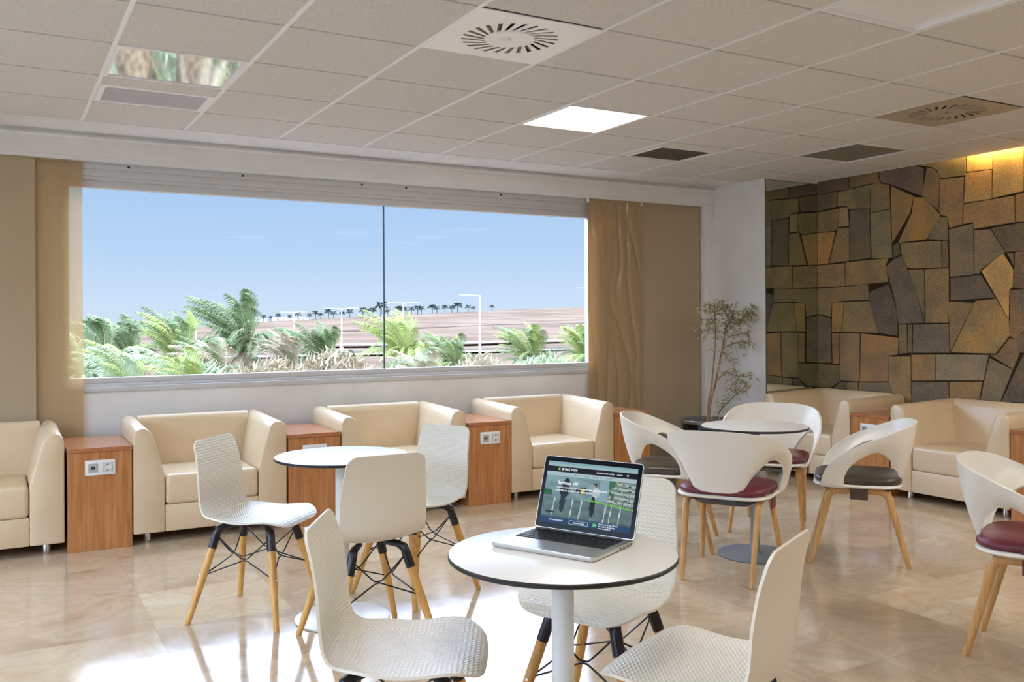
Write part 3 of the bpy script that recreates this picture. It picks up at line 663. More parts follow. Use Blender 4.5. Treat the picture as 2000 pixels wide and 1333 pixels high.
def make_shell_chair():
    t = thing('shell_chair', None, 'chair')
    finish('seat_shell', shell_mesh(), ['shell', 'shell_plain'], t, smooth=50)
    for sx_, sy in ((1,1),(1,-1),(-1,1),(-1,-1)):
        top = Vector((sx_*.128, sy*.112, .40)); foot = Vector((sx_*.215, sy*.222, 0)); k = foot-top
        bm = BM(); tube(bm, [foot, foot+Vector((0,0,.003)), foot-k*.12, top+k*.52, top+k*.17], [.0105, .0125, .0135, .0175, .0175], 14); lg = finish('leg', bm, 'beech', t, smooth=60)
        bm = BM()
        for z_ in (.205,):
            p = top+k*((.4-z_)/.4); q = p+Vector((sx_*.017, 0, 0)); tube(bm, [q-Vector((sx_*.006,0,0)), q+Vector((sx_*.003,0,0))], .0045, 8)
        finish('bolt', bm, 'chrome', lg)
        bm = BM(); tube(bm, [top+k*.20, top+k*.05, top+Vector((0,0,.0)), Vector((sx_*.106, sy*.094, .413)), Vector((sx_*.06, sy*.055, .418))], [.0195, .0195, .0195, .0155, .012], 10); finish('leg_bracket', bm, 'black', t, smooth=45)
    def legp(sx_, sy, z): return Vector((sx_*.128, sy*.112, .40)).lerp(Vector((sx_*.215, sy*.222, 0)), (.4-z)/.4)
    for (a, b) in (((1,1),(1,-1)), ((-1,1),(-1,-1)), ((1,1),(-1,1)), ((1,-1),(-1,-1))):
        bm = BM(); mid = (legp(*a, .27)+legp(*b, .27))/2; mid *= 1; inn = Vector((-mid.x, -mid.y, 0)).normalized()*.035
        dn = (legp(*b, .27)-legp(*a, .27)).normalized()*.018
        m0 = mid+inn+Vector((0,0,.004)); m1 = mid+inn-Vector((0,0,.004))
        ua, ub = legp(*a, .375), legp(*b, .375); la, lb = legp(*a, .205), legp(*b, .205)
        tube(bm, catmull([ua, m0-dn*1.5+Vector((0,0,.010)), m0-dn*.4, m0+dn*.4, m0+dn*1.5+Vector((0,0,.010)), ub], 3), .0032, 6)
        tube(bm, catmull([la, m1-dn*1.5-Vector((0,0,.008)), m1-dn*.4, m1+dn*.4, m1+dn*1.5-Vector((0,0,.008)), lb], 3), .0032, 6)
        finish('wire_brace', bm, 'wire', t, smooth=60)
    return t
sh = make_shell_chair()
for i, (x, y, a, lb) in enumerate([(1.037, 4.22, -43, 'white textured shell chair left of the white round table, facing right with legs spread'),
 (1.345, 3.625, 92, 'white shell chair turned away, smooth back to the camera, at the white round table'),
 (1.800, 4.167, 200, 'white shell chair right of the farther white round table, in front of the side table'),
 (.944, 2.290, -30, 'white textured shell chair in the left foreground, cropped by the bottom edge'),
 (1.69, 2.42, 208, 'white shell chair behind the laptop table, its back rising right of the laptop'),
 (1.570, 1.785, 117, 'white shell chair in the right foreground, smooth outer back toward the camera')]):
    o = sh if i == 0 else copy_tree(sh)
    o.location = (x, y, 0); o.rotation_euler = (0, 0, math.radians(a)); o['label'] = lb; o['group'] = 'white shell chairs on wooden legs'

# ================================================================== TUB CHAIRS
def ribbon():
    st_ = [((-.300,0,.772),(-.222,0,.458)), ((-.292,.09,.772),(-.218,.065,.459)), ((-.265,.185,.764),(-.206,.118,.472)), ((-.205,.258,.744),(-.176,.170,.552)),
           ((-.115,.292,.708),(-.100,.238,.622)), ((.0,.306,.660),(-.012,.268,.592)), ((.095,.300,.602),(.052,.270,.538)), ((.165,.276,.530),(.078,.252,.470)), ((.195,.243,.440),(.070,.238,.428)), ((.185,.20,.424),(.05,.20,.420))]
    T = catmull([s[0] for s in st_], 5); B = catmull([s[1] for s in st_], 5)
    T = [Vector((p.x, -p.y, p.z)) for p in T[:0:-1]] + T; B = [Vector((p.x, -p.y, p.z)) for p in B[:0:-1]] + B
    G = []; nr = 10
    for a, b in zip(T, B):
        row = []
        for k in range(nr+1):
            u = k/nr; p = a.lerp(b, u); out = Vector((p.x+.02, p.y, 0)).normalized()
            p = p + out*.012*math.sin(PI*u); row.append(p)
        G.append(row)
    bm = BM(); sheet(bm, G, .011, 0, 0); bmesh.ops.recalc_face_normals(bm, faces=bm.faces); return bm
def rrect(x0, x1, y0, y1, r, n=6, bulge=0):
    out = []
    for cx_, cy_, a0 in ((x1-r, y1-r, 0), (x0+r, y1-r, 90), (x0+r, y0+r, 180), (x1-r, y0+r, 270)):
        for k in range(n+1):
            a = math.radians(a0+90*k/n); out.append((cx_+r*math.cos(a), cy_+r*math.sin(a)))
    return out
def pad(bm, x0, x1, y0, y1, r, levels, mi=0):
    """levels: (inset, z) loops stacked, closed top and bottom"""
    R = []
    for ins, z in levels:
        R.append([bm.verts.new((a, b, z)) for a, b in rrect(x0+ins, x1-ins, y0+ins, y1-ins, max(.01, r-ins))])
    for A, B in zip(R, R[1:]):
        for k in range(len(A)):
            f = bm.faces.new((A[k], A[(k+1) % len(A)], B[(k+1) % len(A)], B[k])); f.material_index = mi
    bm.faces.new(R[0][::-1]).material_index = mi; bm.faces.new(R[-1]).material_index = mi
def make_tub(cush):
    t = thing('tub_chair', None, 'chair')
    finish('back_shell', ribbon(), 'tub', t, smooth=60)
    bm = BM(); pad(bm, -.225, .235, -.245, .245, .13, [(.03,.418), (.008,.422), (0,.430), (.004,.437), (.02,.440)]); finish('seat_pan', bm, 'tub', t, smooth=60)
    bm = BM(); pad(bm, -.222, .228, -.228, .228, .12, [(.012,.440), (.002,.446), (0,.458), (.006,.472), (.03,.481), (.07,.487), (.13,.490)])
    cu = finish('seat_cushion', bm, cush, t, smooth=60)
    for y_ in (-.232, .226):
        bm = BM(); box(bm, (-.045, y_, .36), (.045, y_+.006, .455), .001, 1); finish('strap', bm, cush, cu)
    bm = BM(); pad(bm, -.18, .19, -.18, .18, .08, [(.06,.375), (.0,.405), (0,.419)]); finish('underframe', bm, 'black', t, smooth=50)
    for sx_, sy in ((1,1),(1,-1),(-1,1),(-1,-1)):
        fy = .222 if sx_ > 0 else .178
        foot = Vector((sx_*.25, sy*fy, 0)); kn = Vector((sx_*.150, sy*.185, .375))
        path = [foot, foot.lerp(kn, .5), foot.lerp(kn, .88)] + [kn+Vector((sx_*.006, 0, -.01)), kn+Vector((-sx_*.012, 0, .016)), kn+Vector((-sx_*.045, 0, .026)), Vector((sx_*.01, sy*.178, .402))]
        bm = BM(); tube(bm, path, [.0115, .0145, .0165, .017, .017, .0155, .014], 12, flat=1.15); finish('leg', bm, 'oak', t, smooth=60)
    return t
tb = {'burgundy': make_tub('burgundy'), 'brown': make_tub('brown')}; used = set()
for x, y, a, c, lb in ((3.52, 4.30, -45, 'brown', 'white tub chair with dark cushion left of the grey-column table, facing it'),
  (3.36, 3.635, 32, 'burgundy', 'white tub chair with burgundy cushion seen from behind, nearest at the grey-column table'),
  (4.33, 4.30, 217, 'burgundy', 'white tub chair with burgundy cushion behind the grey-column table, facing the camera'),
  (4.20, 3.51, 131, 'brown', 'white tub chair with dark brown cushion right of the grey-column table'),
  (3.59, 2.11, -66, 'burgundy', 'white tub chair with burgundy cushion cut by the right edge of the photo')):
    o = tb[c] if c not in used else copy_tree(tb[c]); used.add(c)
    o.location = (x, y, 0); o.rotation_euler = (0, 0, math.radians(a)); o['label'] = lb; o['group'] = 'white tub chairs with leather cushions'

# ================================================================== ROUND TABLES
def round_table(x, y, R, H, colm, basem, rc, label):
    t = thing('round_table', label, 'table', (x, y, 0), 0, 'round tables with one column')
    bm = BM(); lathe(bm, [(0, H-.013), (R-.004, H-.013), (R, H-.010), (R, H-.003), (R-.002, H), (R-.003, H+.0002), (0, H+.0002)], 96, mis=[0,0,0,0,1,1]); finish('table_top', bm, ['edge', 'toptable'], t, smooth=30)
    bm = BM(); lathe(bm, [(rc, .008), (rc, H-.022)], 40); lathe(bm, [(rc, H-.03), (.11, H-.022), (.11, H-.0135), (0, H-.0135)], 40); bmesh.ops.recalc_face_normals(bm, faces=bm.faces); finish('column', bm, colm, t, smooth=40)
    bm = BM(); lathe(bm, [(0, 0), (.205, 0), (.21, .003), (.21, .007), (.203, .010), (rc+.004, .012), (rc+.004, .02), (rc, .02)], 72); finish('base', bm, basem, t, smooth=40)
    return t
round_table(1.278, 2.003, .297, .73, 'colwhite', 'colwhite', .029, 'white round table in the foreground, carrying the laptop')
round_table(1.352, 3.955, .297, .73, 'colwhite', 'colwhite', .029, 'white round table at the left, with three shell chairs around it')
round_table(3.742, 3.838, .297, .73, 'colgrey', 'colgrey', .026, 'round table on a grey column, with four tub chairs around it')

# ================================================================== LAPTOP
lt = thing('laptop', 'open silver laptop showing a web page, on the foreground round table', 'laptop', (1.310, 2.055, .7305), math.radians(-64))
# local: x to the screen's right... +y away from the user
LW, LD = .314, .220
bm = BM(); P_ = rrect(-LW/2, LW/2, -LD/2, LD/2, .012)
def slab(bm, P, levels):
    R = [[bm.verts.new((a*(1-k), b*(1-k), z)) for a, b in P] for k, z in levels]
    for A, B in zip(R, R[1:]):
        for i in range(len(A)): bm.faces.new((A[i], A[(i+1) % len(A)], B[(i+1) % len(A)], B[i]))
    bm.faces.new(R[0][::-1]); bm.faces.new(R[-1])
slab(bm, P_, [(.02, .0015), (.0, .006), (0, .0125), (.003, .0135)]); finish('base', bm, 'lap', lt, smooth=40)
bm = BM(); kx, ky = -.138, .086
rowsk = [(.276, 14, .009), (.276, 14, .0165), (.276, 14, .0165), (.276, 13, .0165), (.276, 12, .0165), (.276, 10, .0165)]; yy = ky
for wd, n, hh in rowsk:
    ws = [1]*n
    if n == 10: ws = [1,1,1,1.25,5.4,1.25,1,1,1,1]
    if n == 13: ws = [1.6]+[1]*11+[1.6]
    if n == 12: ws = [2.1]+[1]*10+[2.1]
    tot = sum(ws); xx = kx
    for q in ws:
        w = q/tot*wd; box(bm, (xx+.0012, yy-hh, .0133), (xx+w-.0012, yy, .0152), .0006, 1); xx += w
    yy -= hh+.0026
finish('keyboard', bm, 'key', lt, smooth=30)
bm = BM(); box(bm, (-.052, -.098, .0133), (.052, -.030, .0138), .0003, 1); finish('touchpad', bm, 'bezelgrey', lt)
bm = BM()
for y0_, y1_, z0_, z1_ in ((.03, .038, .005, .009), (.048, .056, .005, .009), (.064, .080, .006, .0085), (.088, .096, .0055, .009)): box(bm, (LW/2-.001, y0_, z0_), (LW/2+.0003, y1_, z1_))
finish('ports', bm, 'black', lt, smooth=0)
bm = BM(); box(bm, (-.125, LD/2-.006, .006), (.125, LD/2+.004, .014), .002, 2); finish('hinge', bm, 'black', lt)
LH = .206; tilt = math.radians(18)
lidM = Matrix.Translation((0, LD/2-.003, .012)) @ Matrix.Rotation(-tilt, 4, 'X')          # lid local: x, z up, faces -y
def lidf(name, bm, m, par, **k):
    for v in bm.verts: v.co = lidM @ v.co
    return finish(name, bm, m, par, **k)
bm = BM(); prism(bm, rrect(-LW/2, LW/2, 0, LH, .010), .0, .005, 'y'); lid = lidf('lid', bm, 'lap', lt, smooth=30)
bm = BM(); prism(bm, rrect(-LW/2+.0015, LW/2-.0015, .003, LH-.0015, .009), -.0008, .0, 'y'); lidf('bezel', bm, 'lapblack', lid, smooth=30)
# screen picture: coloured cells on a thin panel
def emat(name, col, s=.62):
    m = mat(name, col, .25, spec=.4, emis=col, estr=s); pb(m).inputs['Base Color'].default_value = (.01,.01,.01,1); MAT[name] = m
SX0, SX1, SZ0, SZ1 = -.1433, .1433, .017, .191
m = MAT['screenpic'] = mat('screen_picture', (5,5,5), .25, spec=.12); a_ = N(m, 'ShaderNodeAttribute', attribute_name='pix'); L(m, a_.outputs['Color'], pb(m).inputs['Emission Color']); pb(m).inputs['Emission Strength'].default_value = .62
def pic(u, v):
    """colour of the page photo at u (0 left..1 right), v (0 bottom..1 top)"""
    n = noise.noise(Vector((u*9, v*7, 3)))*.5+.5; n2 = noise.noise(Vector((u*40, v*26, 8)))*.5+.5
    g = 96+70*n+30*n2+30*v; c = [g*.80, g*.98, g*1.02]
    if v < .45:
        c = [g*.66, g*.82, g*.82]
        for x in (.12, .33, .43, .56, .70, .76, .86): 
            if abs(u-x-.03*v) < .006: c = [214,226,224]
    if u < .09 and .52 < v < .66: c = [30,110,60]
    if u > .72 and v > .42:
        c = [188,204,200] if int(v*18+u*3) % 2 else [128,150,140]
        if n2 < .34: c = [38,52,46]
        if u < .78 and n > .5: c = [70,120,80]
    if .62 < u < .72 and v > .5: c = [150,180,196]
    # two standing people and a counter
    def blob(cx, cz, rx, rz): return ((u-cx)/rx)**2 + ((v-cz)/rz)**2 < 1
    if blob(.245, .88, .030, .085): c = [22,22,28]
    if blob(.235, .66, .055, .17): c = [26,28,38]
    if blob(.225, .35, .030, .24): c = [36,44,58]
    if blob(.43, .69, .075, .08): c = [34,32,34]
    if blob(.44, .68, .022, .07): c = [190,200,70]
    if blob(.57, .86, .018, .055): c = [40,32,32]
    if blob(.56, .83, .014, .04): c = [196,160,146]
    if blob(.585, .68, .042, .13): c = [206,214,220]
    if blob(.565, .33, .030, .25): c = [22,24,32]
    l = .545-.25*(u-.5)
    if u > .50 and abs(v-l+.06) < .016: c = [124,214,70]
    if .05 < u < .15 and abs(v-.10) < .012: c = [24,34,52]
    return tuple(max(0, min(255, q)) for q in c)
bm = BM(); cl2 = bm.loops.layers.float_color.new('pix'); NX, NZ = 120, 78
vg = [[bm.verts.new((SX0+(SX1-SX0)*i/NX, -.0013, SZ0+(SZ1-SZ0)*j/NZ)) for j in range(NZ+1)] for i in range(NX+1)]
for i in range(NX):
    for j in range(NZ):
        u = (i+.5)/NX; v = (j+.5)/NZ
        if v > .925: c = (176,204,212) if v < .96 else (150,190,200)
        elif v > .835: c = (10,12,14)
        elif v > .765: c = (190,212,218)
        elif v < .085: c = (24,66,104) if u > .0 else (0,0,0)
        elif v < .115: c = tuple(.5*a+.5*b for a, b in zip(pic(u, .02), (24,66,104)))
        else: c = pic(u, (v-.115)/(.65))
        f = bm.faces.new((vg[i][j], vg[i+1][j], vg[i+1][j+1], vg[i][j+1]))
        for l in f.loops: l[cl2] = lin(c)
scr = lidf('screen', bm, 'screenpic', lid, smooth=0)
emat('ink_white', (246,250,250), .85); emat('ink_grey', (96,112,120), .6); emat('ink_lime', (190,220,40), .9); emat('ink_green', (60,180,90), .8)
def text(s, u, v, size, m, bold=0):
    """text printed on the screen; lives under the lid"""
    c = bpy.data.curves.new('page_text', 'FONT'); c.body = s; c.size = size; c.offset = bold; c.extrude = 0; c.materials.append(MAT[m])
    o = bpy.data.objects.new('page_text', c); 
    M_ = lidM @ Matrix.Translation((SX0+(SX1-SX0)*u, -.0016, SZ0+(SZ1-SZ0)*v)) @ Matrix.Rotation(PI/2, 4, 'X')
    COL.objects.link(o); bpy.context.view_layer.update(); dg = bpy.context.evaluated_depsgraph_get(); me = bpy.data.meshes.new_from_object(o.evaluated_get(dg)); me.name = 'page_text'
    bpy.data.objects.remove(o); me.transform(M_); o = bpy.data.objects.new('page_text', me); COL.objects.link(o); o.parent = lid; return o
text('Servicios VIP', .145, .635, .0125, 'ink_white', .00022)
text('Conoce nuestros Servicios pensados especialmente', .135, .575, .0078, 'ink_white', .0001)
text('que más se ajustan a sus necesidades', .135, .527, .0078, 'ink_white', .0001)
text('aena', .168, .866, .0115, 'ink_white', .0003); text('| viaje', .25, .866, .0115, 'ink_white', .00005)
text('Atención al cliente', .56, .867, .0058, 'ink_white', .0001); text('Club', .715, .867, .0058, 'ink_white', .0001); text('Acceso', .785, .867, .0058, 'ink_white', .0001); text('ES', .89, .867, .0058, 'ink_white', .0001)
text('Pasajeros        Parking        Servicios VIP        Compras', .31, .792, .0055, 'ink_grey')
text('Ver más servicios', .11, .045, .0062, 'ink_white', .0001); text('Reservar ahora', .385, .035, .0058, 'ink_white', .0001)
text('Disfrute de la sala VIP, del\nfast track y del parking\nen su aeropuerto', .66, .068, .0055, 'ink_white', .00005)
bm = BM()
def scr_poly(bm, pts): bm.faces.new([bm.verts.new((SX0+(SX1-SX0)*u, -.0016, SZ0+(SZ1-SZ0)*v)) for u, v in pts])
scr_poly(bm, [(.115,.878),(.148,.905),(.142,.882)]); scr_poly(bm, [(.115,.876),(.15,.856),(.142,.879)]); lidf('page_logo', bm, 'ink_lime', lid, smooth=0)
bm = BM(); scr_poly(bm, [(.60,.03),(.64,.03),(.64,.075),(.60,.075)]); lidf('page_badge', bm, 'ink_green', lid, smooth=0)
bm = BM()
for a, b, c_, d_ in ((.335,.018,.545,.021),(.335,.073,.545,.076),(.335,.018,.3375,.076),(.5425,.018,.545,.076)): scr_poly(bm, [(a,b),(c_,b),(c_,d_),(a,d_)])
lidf('page_button', bm, 'ink_white', lid, smooth=0)

# ================================================================== POTTED FICUS
pf = thing('potted_ficus', 'thin sparse ficus in a round black pot, in the window corner', 'plant', (5.35, 6.06, 0))
bm = BM(); lathe(bm, [(0, 0), (.17, 0), (.18, .02), (.218, .44), (.218, .445)], 56); lathe(bm, [(.20, .43), (.0, .43)], 56); finish('pot', bm, 'pot', pf)
bm = BM(); lathe(bm, [(.218, .44), (.236, .445), (.240, .466), (.234, .474), (.214, .474), (.204, .464), (.202, .43)], 56); finish('pot_rim', bm, 'potrim', pf)
bm = BM(); lathe(bm, [(.20, .425), (.14, .435), (0, .44)], 32); bmesh.ops.recalc_face_normals(bm, faces=bm.faces); finish('soil', bm, 'soil', pf)
def pl(*pts): return [Vector((x-5.35, y-6.06, z)) for x, y, z in pts]
stems = [(pl((5.353,6.06,.43),(5.372,6.06,.62),(5.394,6.05,.75),(5.418,6.05,.92),(5.432,6.04,1.12),(5.434,6.04,1.28),(5.418,6.03,1.42),(5.41,6.03,1.46)), .0095),
 (pl((5.36,6.05,.43),(5.375,6.045,.60),(5.42,6.04,.74),(5.451,6.04,.85),(5.499,6.04,1.03),(5.522,6.04,1.12),(5.556,6.04,1.25),(5.60,6.03,1.33),(5.625,6.02,1.40)), .0115),
 (pl((5.42,6.03,.43),(5.45,6.02,.52),(5.50,6.01,.58),(5.60,5.99,.66),(5.68,5.97,.73),(5.735,5.96,.79)), .006),
 (pl((5.451,6.04,.80),(5.50,6.03,.85),(5.55,6.02,.87),(5.62,6.0,.845),(5.70,5.99,.83),(5.76,5.98,.84)), .005),
 (pl((5.522,6.04,1.08),(5.60,6.02,1.115),(5.70,6.0,1.135),(5.76,5.99,1.12),(5.80,5.985,1.13)), .0045),
 (pl((5.62,5.985,.67),(5.605,5.98,.73),(5.60,5.98,.77)), .004),
 (pl((5.434,6.04,1.20),(5.40,6.03,1.245),(5.35,6.02,1.25),(5.30,6.0,1.235),(5.22,5.99,1.23)), .0035),
 (pl((5.52,6.04,1.14),(5.60,6.01,1.19),(5.70,5.99,1.205),(5.78,5.98,1.18)), .0035),
 (pl((5.556,6.04,1.22),(5.62,6.0,1.29),(5.70,5.98,1.33),(5.76,5.97,1.38),(5.80,5.97,1.44)), .0045),
 (pl((5.42,6.03,1.36),(5.38,6.02,1.42),(5.32,6.0,1.43),(5.26,5.99,1.40)), .0035), (pl((5.43,6.03,1.30),(5.37,6.06,1.335),(5.30,6.07,1.33)), .003),
 (pl((5.60,6.03,1.30),(5.56,6.06,1.40),(5.54,6.07,1.46)), .004), (pl((5.51,6.04,1.05),(5.55,6.0,.98),(5.62,5.98,.955)), .003)]
rl = random.Random(11); lv = BM(); tw = BM()
def leafq(bm, p, d, L_, w, mi):
    d = d.normalized(); s = d.cross(Vector((rl.uniform(-1,1), rl.uniform(-1,1), rl.uniform(-1,1)))).normalized()
    a, b_, c_, e = p, p+d*L_*.5+s*w, p+d*L_, p+d*L_*.5-s*w
    f = bm.faces.new([bm.verts.new(q) for q in (a, b_, c_, e)]); f.material_index = mi
for si, (pts, r) in enumerate(stems):
    Pc = catmull(pts, 5); n = len(Pc); bm = BM(); tube(bm, Pc, [r*(1-.62*i/n)*(1+.12*math.sin(i*2.3)) for i in range(n)], 8); finish('stem', bm, 'bark', pf)
    fr = .50 if si < 2 else .3
    for i in range(int(n*fr), n):
        dens = (3 if si < 2 else 2)
        if si == 1 or si == 8 or si == 11: dens = 5
        if si < 2 and i < n*.72: dens = 1
        for k in range(dens):
            p = Pc[i]; d = Vector((rl.gauss(0,1), rl.gauss(0,.8), rl.gauss(.1,.8))).normalized(); Lt = rl.uniform(.03, .11)
            q1 = p+d*Lt*.6+Vector((0,0,.008)); q2 = p+d*Lt-Vector((0,0,.012)); 
            if (q2.x > .47): continue
            tube(tw, [p, q1, q2], [.0016, .0011, .0007], 4)
            for m_ in range(rl.randint(3, 6)):
                c = q1.lerp(q2, rl.random()); leafq(lv, c, Vector((rl.gauss(d.x,.8), rl.gauss(d.y,.8), rl.gauss(-.5,.6))), rl.uniform(.018, .034), rl.uniform(.004, .0075), 0 if rl.random() < (.75 if si in (1,8,11) else .45) else 1)
finish('twigs', tw, 'bark', pf); finish('leaves', lv, ['leaf', 'leafdry'], pf, smooth=0)

# ================================================================== OUTDOORS
def ridge(t):
    K = [(-.3,-.9),(.0,-.8),(.093,-.6),(.19,-.5),(.25,1.45),(.33,2.6),(.41,3.8),(.52,5.5),(.60,6.7),(.68,7.45),(.9,9),(1.4,11),(2.2,12)]
    for (a, u), (b, v) in zip(K, K[1:]):
        if t <= b: return u+(v-u)*max(0, (t-a)/(b-a))
    return K[-1][1]
def ground(t, Y):
    r = ridge(t); k = min(1, max(0, (Y-150)/200)); 
    return -3.9 + .6*min(1, Y/150) + (r+3.3)*k - max(0, Y-350)*.02
bm = BM(); ts = [-.3+i*.03 for i in range(84)]; Ys = [7.6, 12, 20, 30, 45, 60, 80, 100, 120, 135, 150, 165, 180, 200, 220, 240, 260, 280, 300, 320, 335, 345, 350, 360, 400, 600]
vg = [[bm.verts.new((t*Y, Y, ground(t, Y)+(noise.noise(Vector((t*Y*.03, Y*.05, 0)))*.5 if 100 < Y < 340 else 0))) for t in ts] for Y in Ys]
for a, b in zip(vg, vg[1:]):
    for i in range(len(ts)-1): bm.faces.new((a[i], a[i+1], b[i+1], b[i]))
struct('ground_hill', bm, 'hill', smooth=80)
MAT['sea'] = mat('sea', (186,204,222), .5)
bm = BM(); box(bm, (-900, 600, -16), (1600, 2600, -15.5)); struct('sea', bm, 'sea', smooth=0)
bm = BM()
for Y0, Y1, dz in ((118, 124, .25), (150, 155, .6), (222, 224, .5)):
    q = [[bm.verts.new((t*Y, Y, ground(t, Y)+dz)) for t in ts[8:]] for Y in (Y0, Y1)]
    for i in range(len(ts)-9): bm.faces.new((q[0][i], q[0][i+1], q[1][i+1], q[1][i]))
struct('road', bm, 'road', smooth=0)
bm = BM()
for Y, h in ((126, .5),):
    for i in range(8, len(ts)-1):
        p, q = ts[i]*Y, ts[i+1]*Y; z = ground(ts[i], Y); bm.faces.new([bm.verts.new(v) for v in ((p, Y, z), (q, Y, z), (q, Y, z+h), (p, Y, z+h))]); bm.faces.new([bm.verts.new(v) for v in ((p, Y, z+h), (q, Y, z+h), (q, Y+.4, z+h), (p, Y+.4, z+h))])
struct('garden_wall', bm, 'road', smooth=0)
# street lamps
def lamp(x, y, ztop, arms, label, r=.14):
    zb = ground(x/y, y); t = thing('street_lamp', label, 'street lamp', (x, y, zb), -.5, 'white street lamps by the road'); h = ztop-zb
    bm = BM(); tube(bm, [(0,0,0), (0,0,h)], [r*.9, r*.5], 10); finish('pole', bm, 'lampwhite', t)
    for s in arms:
        bm = BM(); tube(bm, [(0,0,h-.1), (s*.8,0,h), (s*1.6,0,h+.02)], [.06,.05,.05], 8); finish('arm', bm, 'lampwhite', t)
        bm = BM(); box(bm, (s*1.5, -.15, h-.05), (s*2.5, .15, h+.07), .05, 1); finish('lamp_head', bm, 'lampwhite', t)
lamp(51.9, 100, 4.5, (-1,), 'white street lamp with one arm, tallest, in front of the brown hill', .20)
lamp(54.3, 130, 4.15, (-1, 1), 'white double-armed street lamp just right of the window joint', .16)
lamp(44.5, 130, 3.26, (-1, 1), 'white double-armed street lamp left of the window joint', .15)
lamp(89.1, 130, 6.87, (-1,), 'white street lamp whose head peeks out left of the glossy curtain', .16)
lamp(48.9, 170, 3.16, (-1, 1), 'faint white street lamp farther away, above the middle palms', .14)
lamp(23.8, 130, 1.3, (-1, 1), 'short distant street lamp at the left, behind the leftmost palms', .12)
# palms
def frond_mesh(kind, az, seed):
    """one frond rooted at the crown, already swept toward -x by the steady wind"""
    rr = random.Random(seed); bm = BM(); n = 26
    Lf, lift, droop = {'up': (2.7, 1.65, 1.25), 'arch': (2.8, 1.15, 1.7), 'down': (2.3, .15, 1.5)}[kind]
    wind = {'up': .72, 'arch': .62, 'down': .35}[kind]; hor = {'up': .55, 'arch': .85, 'down': .9}[kind]
    D = Vector((math.cos(az), math.sin(az), 0)); P = []
    for i in range(n+1):
        t = i/n; p = D*(Lf*hor*t*(1-.15*t)) + Vector((0, 0, Lf*(lift*t - droop*t*t*.60))); p.x -= wind*Lf*.55*t**1.8; P.append(p)
    tube(bm, P, [.03*(1-.85*i/n) for i in range(n+1)], 4, mi=1)
    for i in range(2, n+1):
        for sub_ in (0, .5):
            if i == n and sub_: continue
            t = (i+sub_)/n; p = P[i].lerp(P[min(n, i+1)], sub_); tg = (P[i]-P[i-1]).normalized(); sd_ = tg.cross(Vector((0,0,1))); sd_ = sd_.normalized() if sd_.length > .1 else Vector((0,1,0))
            ll = .56*math.sin(PI*min(1, t*.84+.12))**.6*rr.uniform(.85, 1.1)
            for s_ in (-1, 1):
                d = (sd_*s_*.8 + tg*.8 + Vector((-.45, 0, -.10)) + Vector((rr.uniform(-.1,.1), rr.uniform(-.1,.1), rr.uniform(-.2,.1)))).normalized()
                m_ = p+d*ll*.5+Vector((0,0,.02)); e = p+d*ll+Vector((-.10*ll,0,-.30*ll)); w = tg*.017
                f = bm.faces.new([bm.verts.new(q) for q in (p-w*.6, m_-w, e, m_+w, p+w*.6)]); f.material_index = 0
    me = bpy.data.meshes.new('frond_'+kind); bm.to_mesh(me); bm.free(); me.materials.append(MAT['frond']); me.materials.append(MAT['frondd']); return me
FM = {(kind, k): frond_mesh(kind, k*2*PI/9+.2, k*3+len(kind)) for kind in ('up', 'arch', 'down') for k in range(9)}
def palm(x, y, zc, size, label, mix, seed, lean=1.0, nf=64):
    rr = random.Random(seed); zb = ground(x/y, y); t = thing('palm_tree', label, 'palm tree', (x, y, zb), 0, 'palm trees outside the window'); h = zc-zb
    bm = BM(); tube(bm, [(0,0,-.2), (0,0,h*.5), (0,0,h-.1), (0,0,h+.15)], [.38, .30, .34, .16], 14); finish('trunk', bm, 'ptrunk', t)
    for k in range(nf):
        f = k/nf; kind = 'up' if f < .42 else ('arch' if f < .75 else 'down')
        cm = mix[0] if rr.random() < .62 else mix[1]
        if kind == 'down' and rr.random() < .7: cm = 'frondd'
        o = bpy.data.objects.new('frond', FM[kind, rr.randrange(9)]); COL.objects.link(o); o.parent = t; o.location = (0, 0, h)
        o.material_slots[0].link = 'OBJECT'; o.material_slots[0].material = MAT[cm]
        sc_ = size*rr.uniform(.72, 1.12); o.rotation_euler = (rr.uniform(-.25,.25), rr.uniform(-.22,.12), rr.uniform(-.3,.3)); o.scale = (sc_, sc_, sc_)
palm(6.55, 28, 0.27, 0.75, 'tallest dark green palm, swept by wind, left of the window centre', ('frond', 'frond'), 1)
palm(4.55, 27, 0.02, 0.62, 'light green palm with arching fronds, left of the tallest palm', ('frondy', 'frond'), 2)
palm(9.1, 28, -0.13, 0.57, 'grey green palm right of the tallest palm', ('frond', 'frond'), 3)
palm(11.75, 28, -0.03, 0.63, 'bright yellow green windswept palm just right of the window joint', ('frondy', 'frondy'), 4, 1.3)
palm(14.1, 29, -0.48, 0.52, 'small dark green palm right of the bright yellow green one', ('frond', 'frondy'), 5, 1.3)
palm(17.3, 29, -0.43, 0.63, 'yellow green palm low at the window bottom, right half', ('frondy', 'frond'), 6, 1.5)
palm(19, 28, -0.33, 0.56, 'green palm at the bottom right corner of the window', ('frondy', 'frond'), 7, 1.3)
palm(2.35, 26, -0.08, 0.58, 'blue green palm at the far left of the window', ('frondpale', 'frond'), 8)
palm(2.2, 18, -0.18, 0.43, 'pale haze-tinted palm low at the left bottom of the window', ('frondpale', 'frondy'), 9, .8)
palm(3.3, 18, -0.28, 0.43, 'pale yellow palm in front, below the arching palm', ('frondy', 'frondpale'), 10, .8)
palm(7.7, 27, -0.33, 0.49, 'dry looking palm between the tallest and the grey green palms', ('frondd', 'frond'), 12)
palm(5, 24, -0.33, 0.47, 'straggly palm with dead fronds in front of the tallest palm', ('frondd', 'frond'), 13)
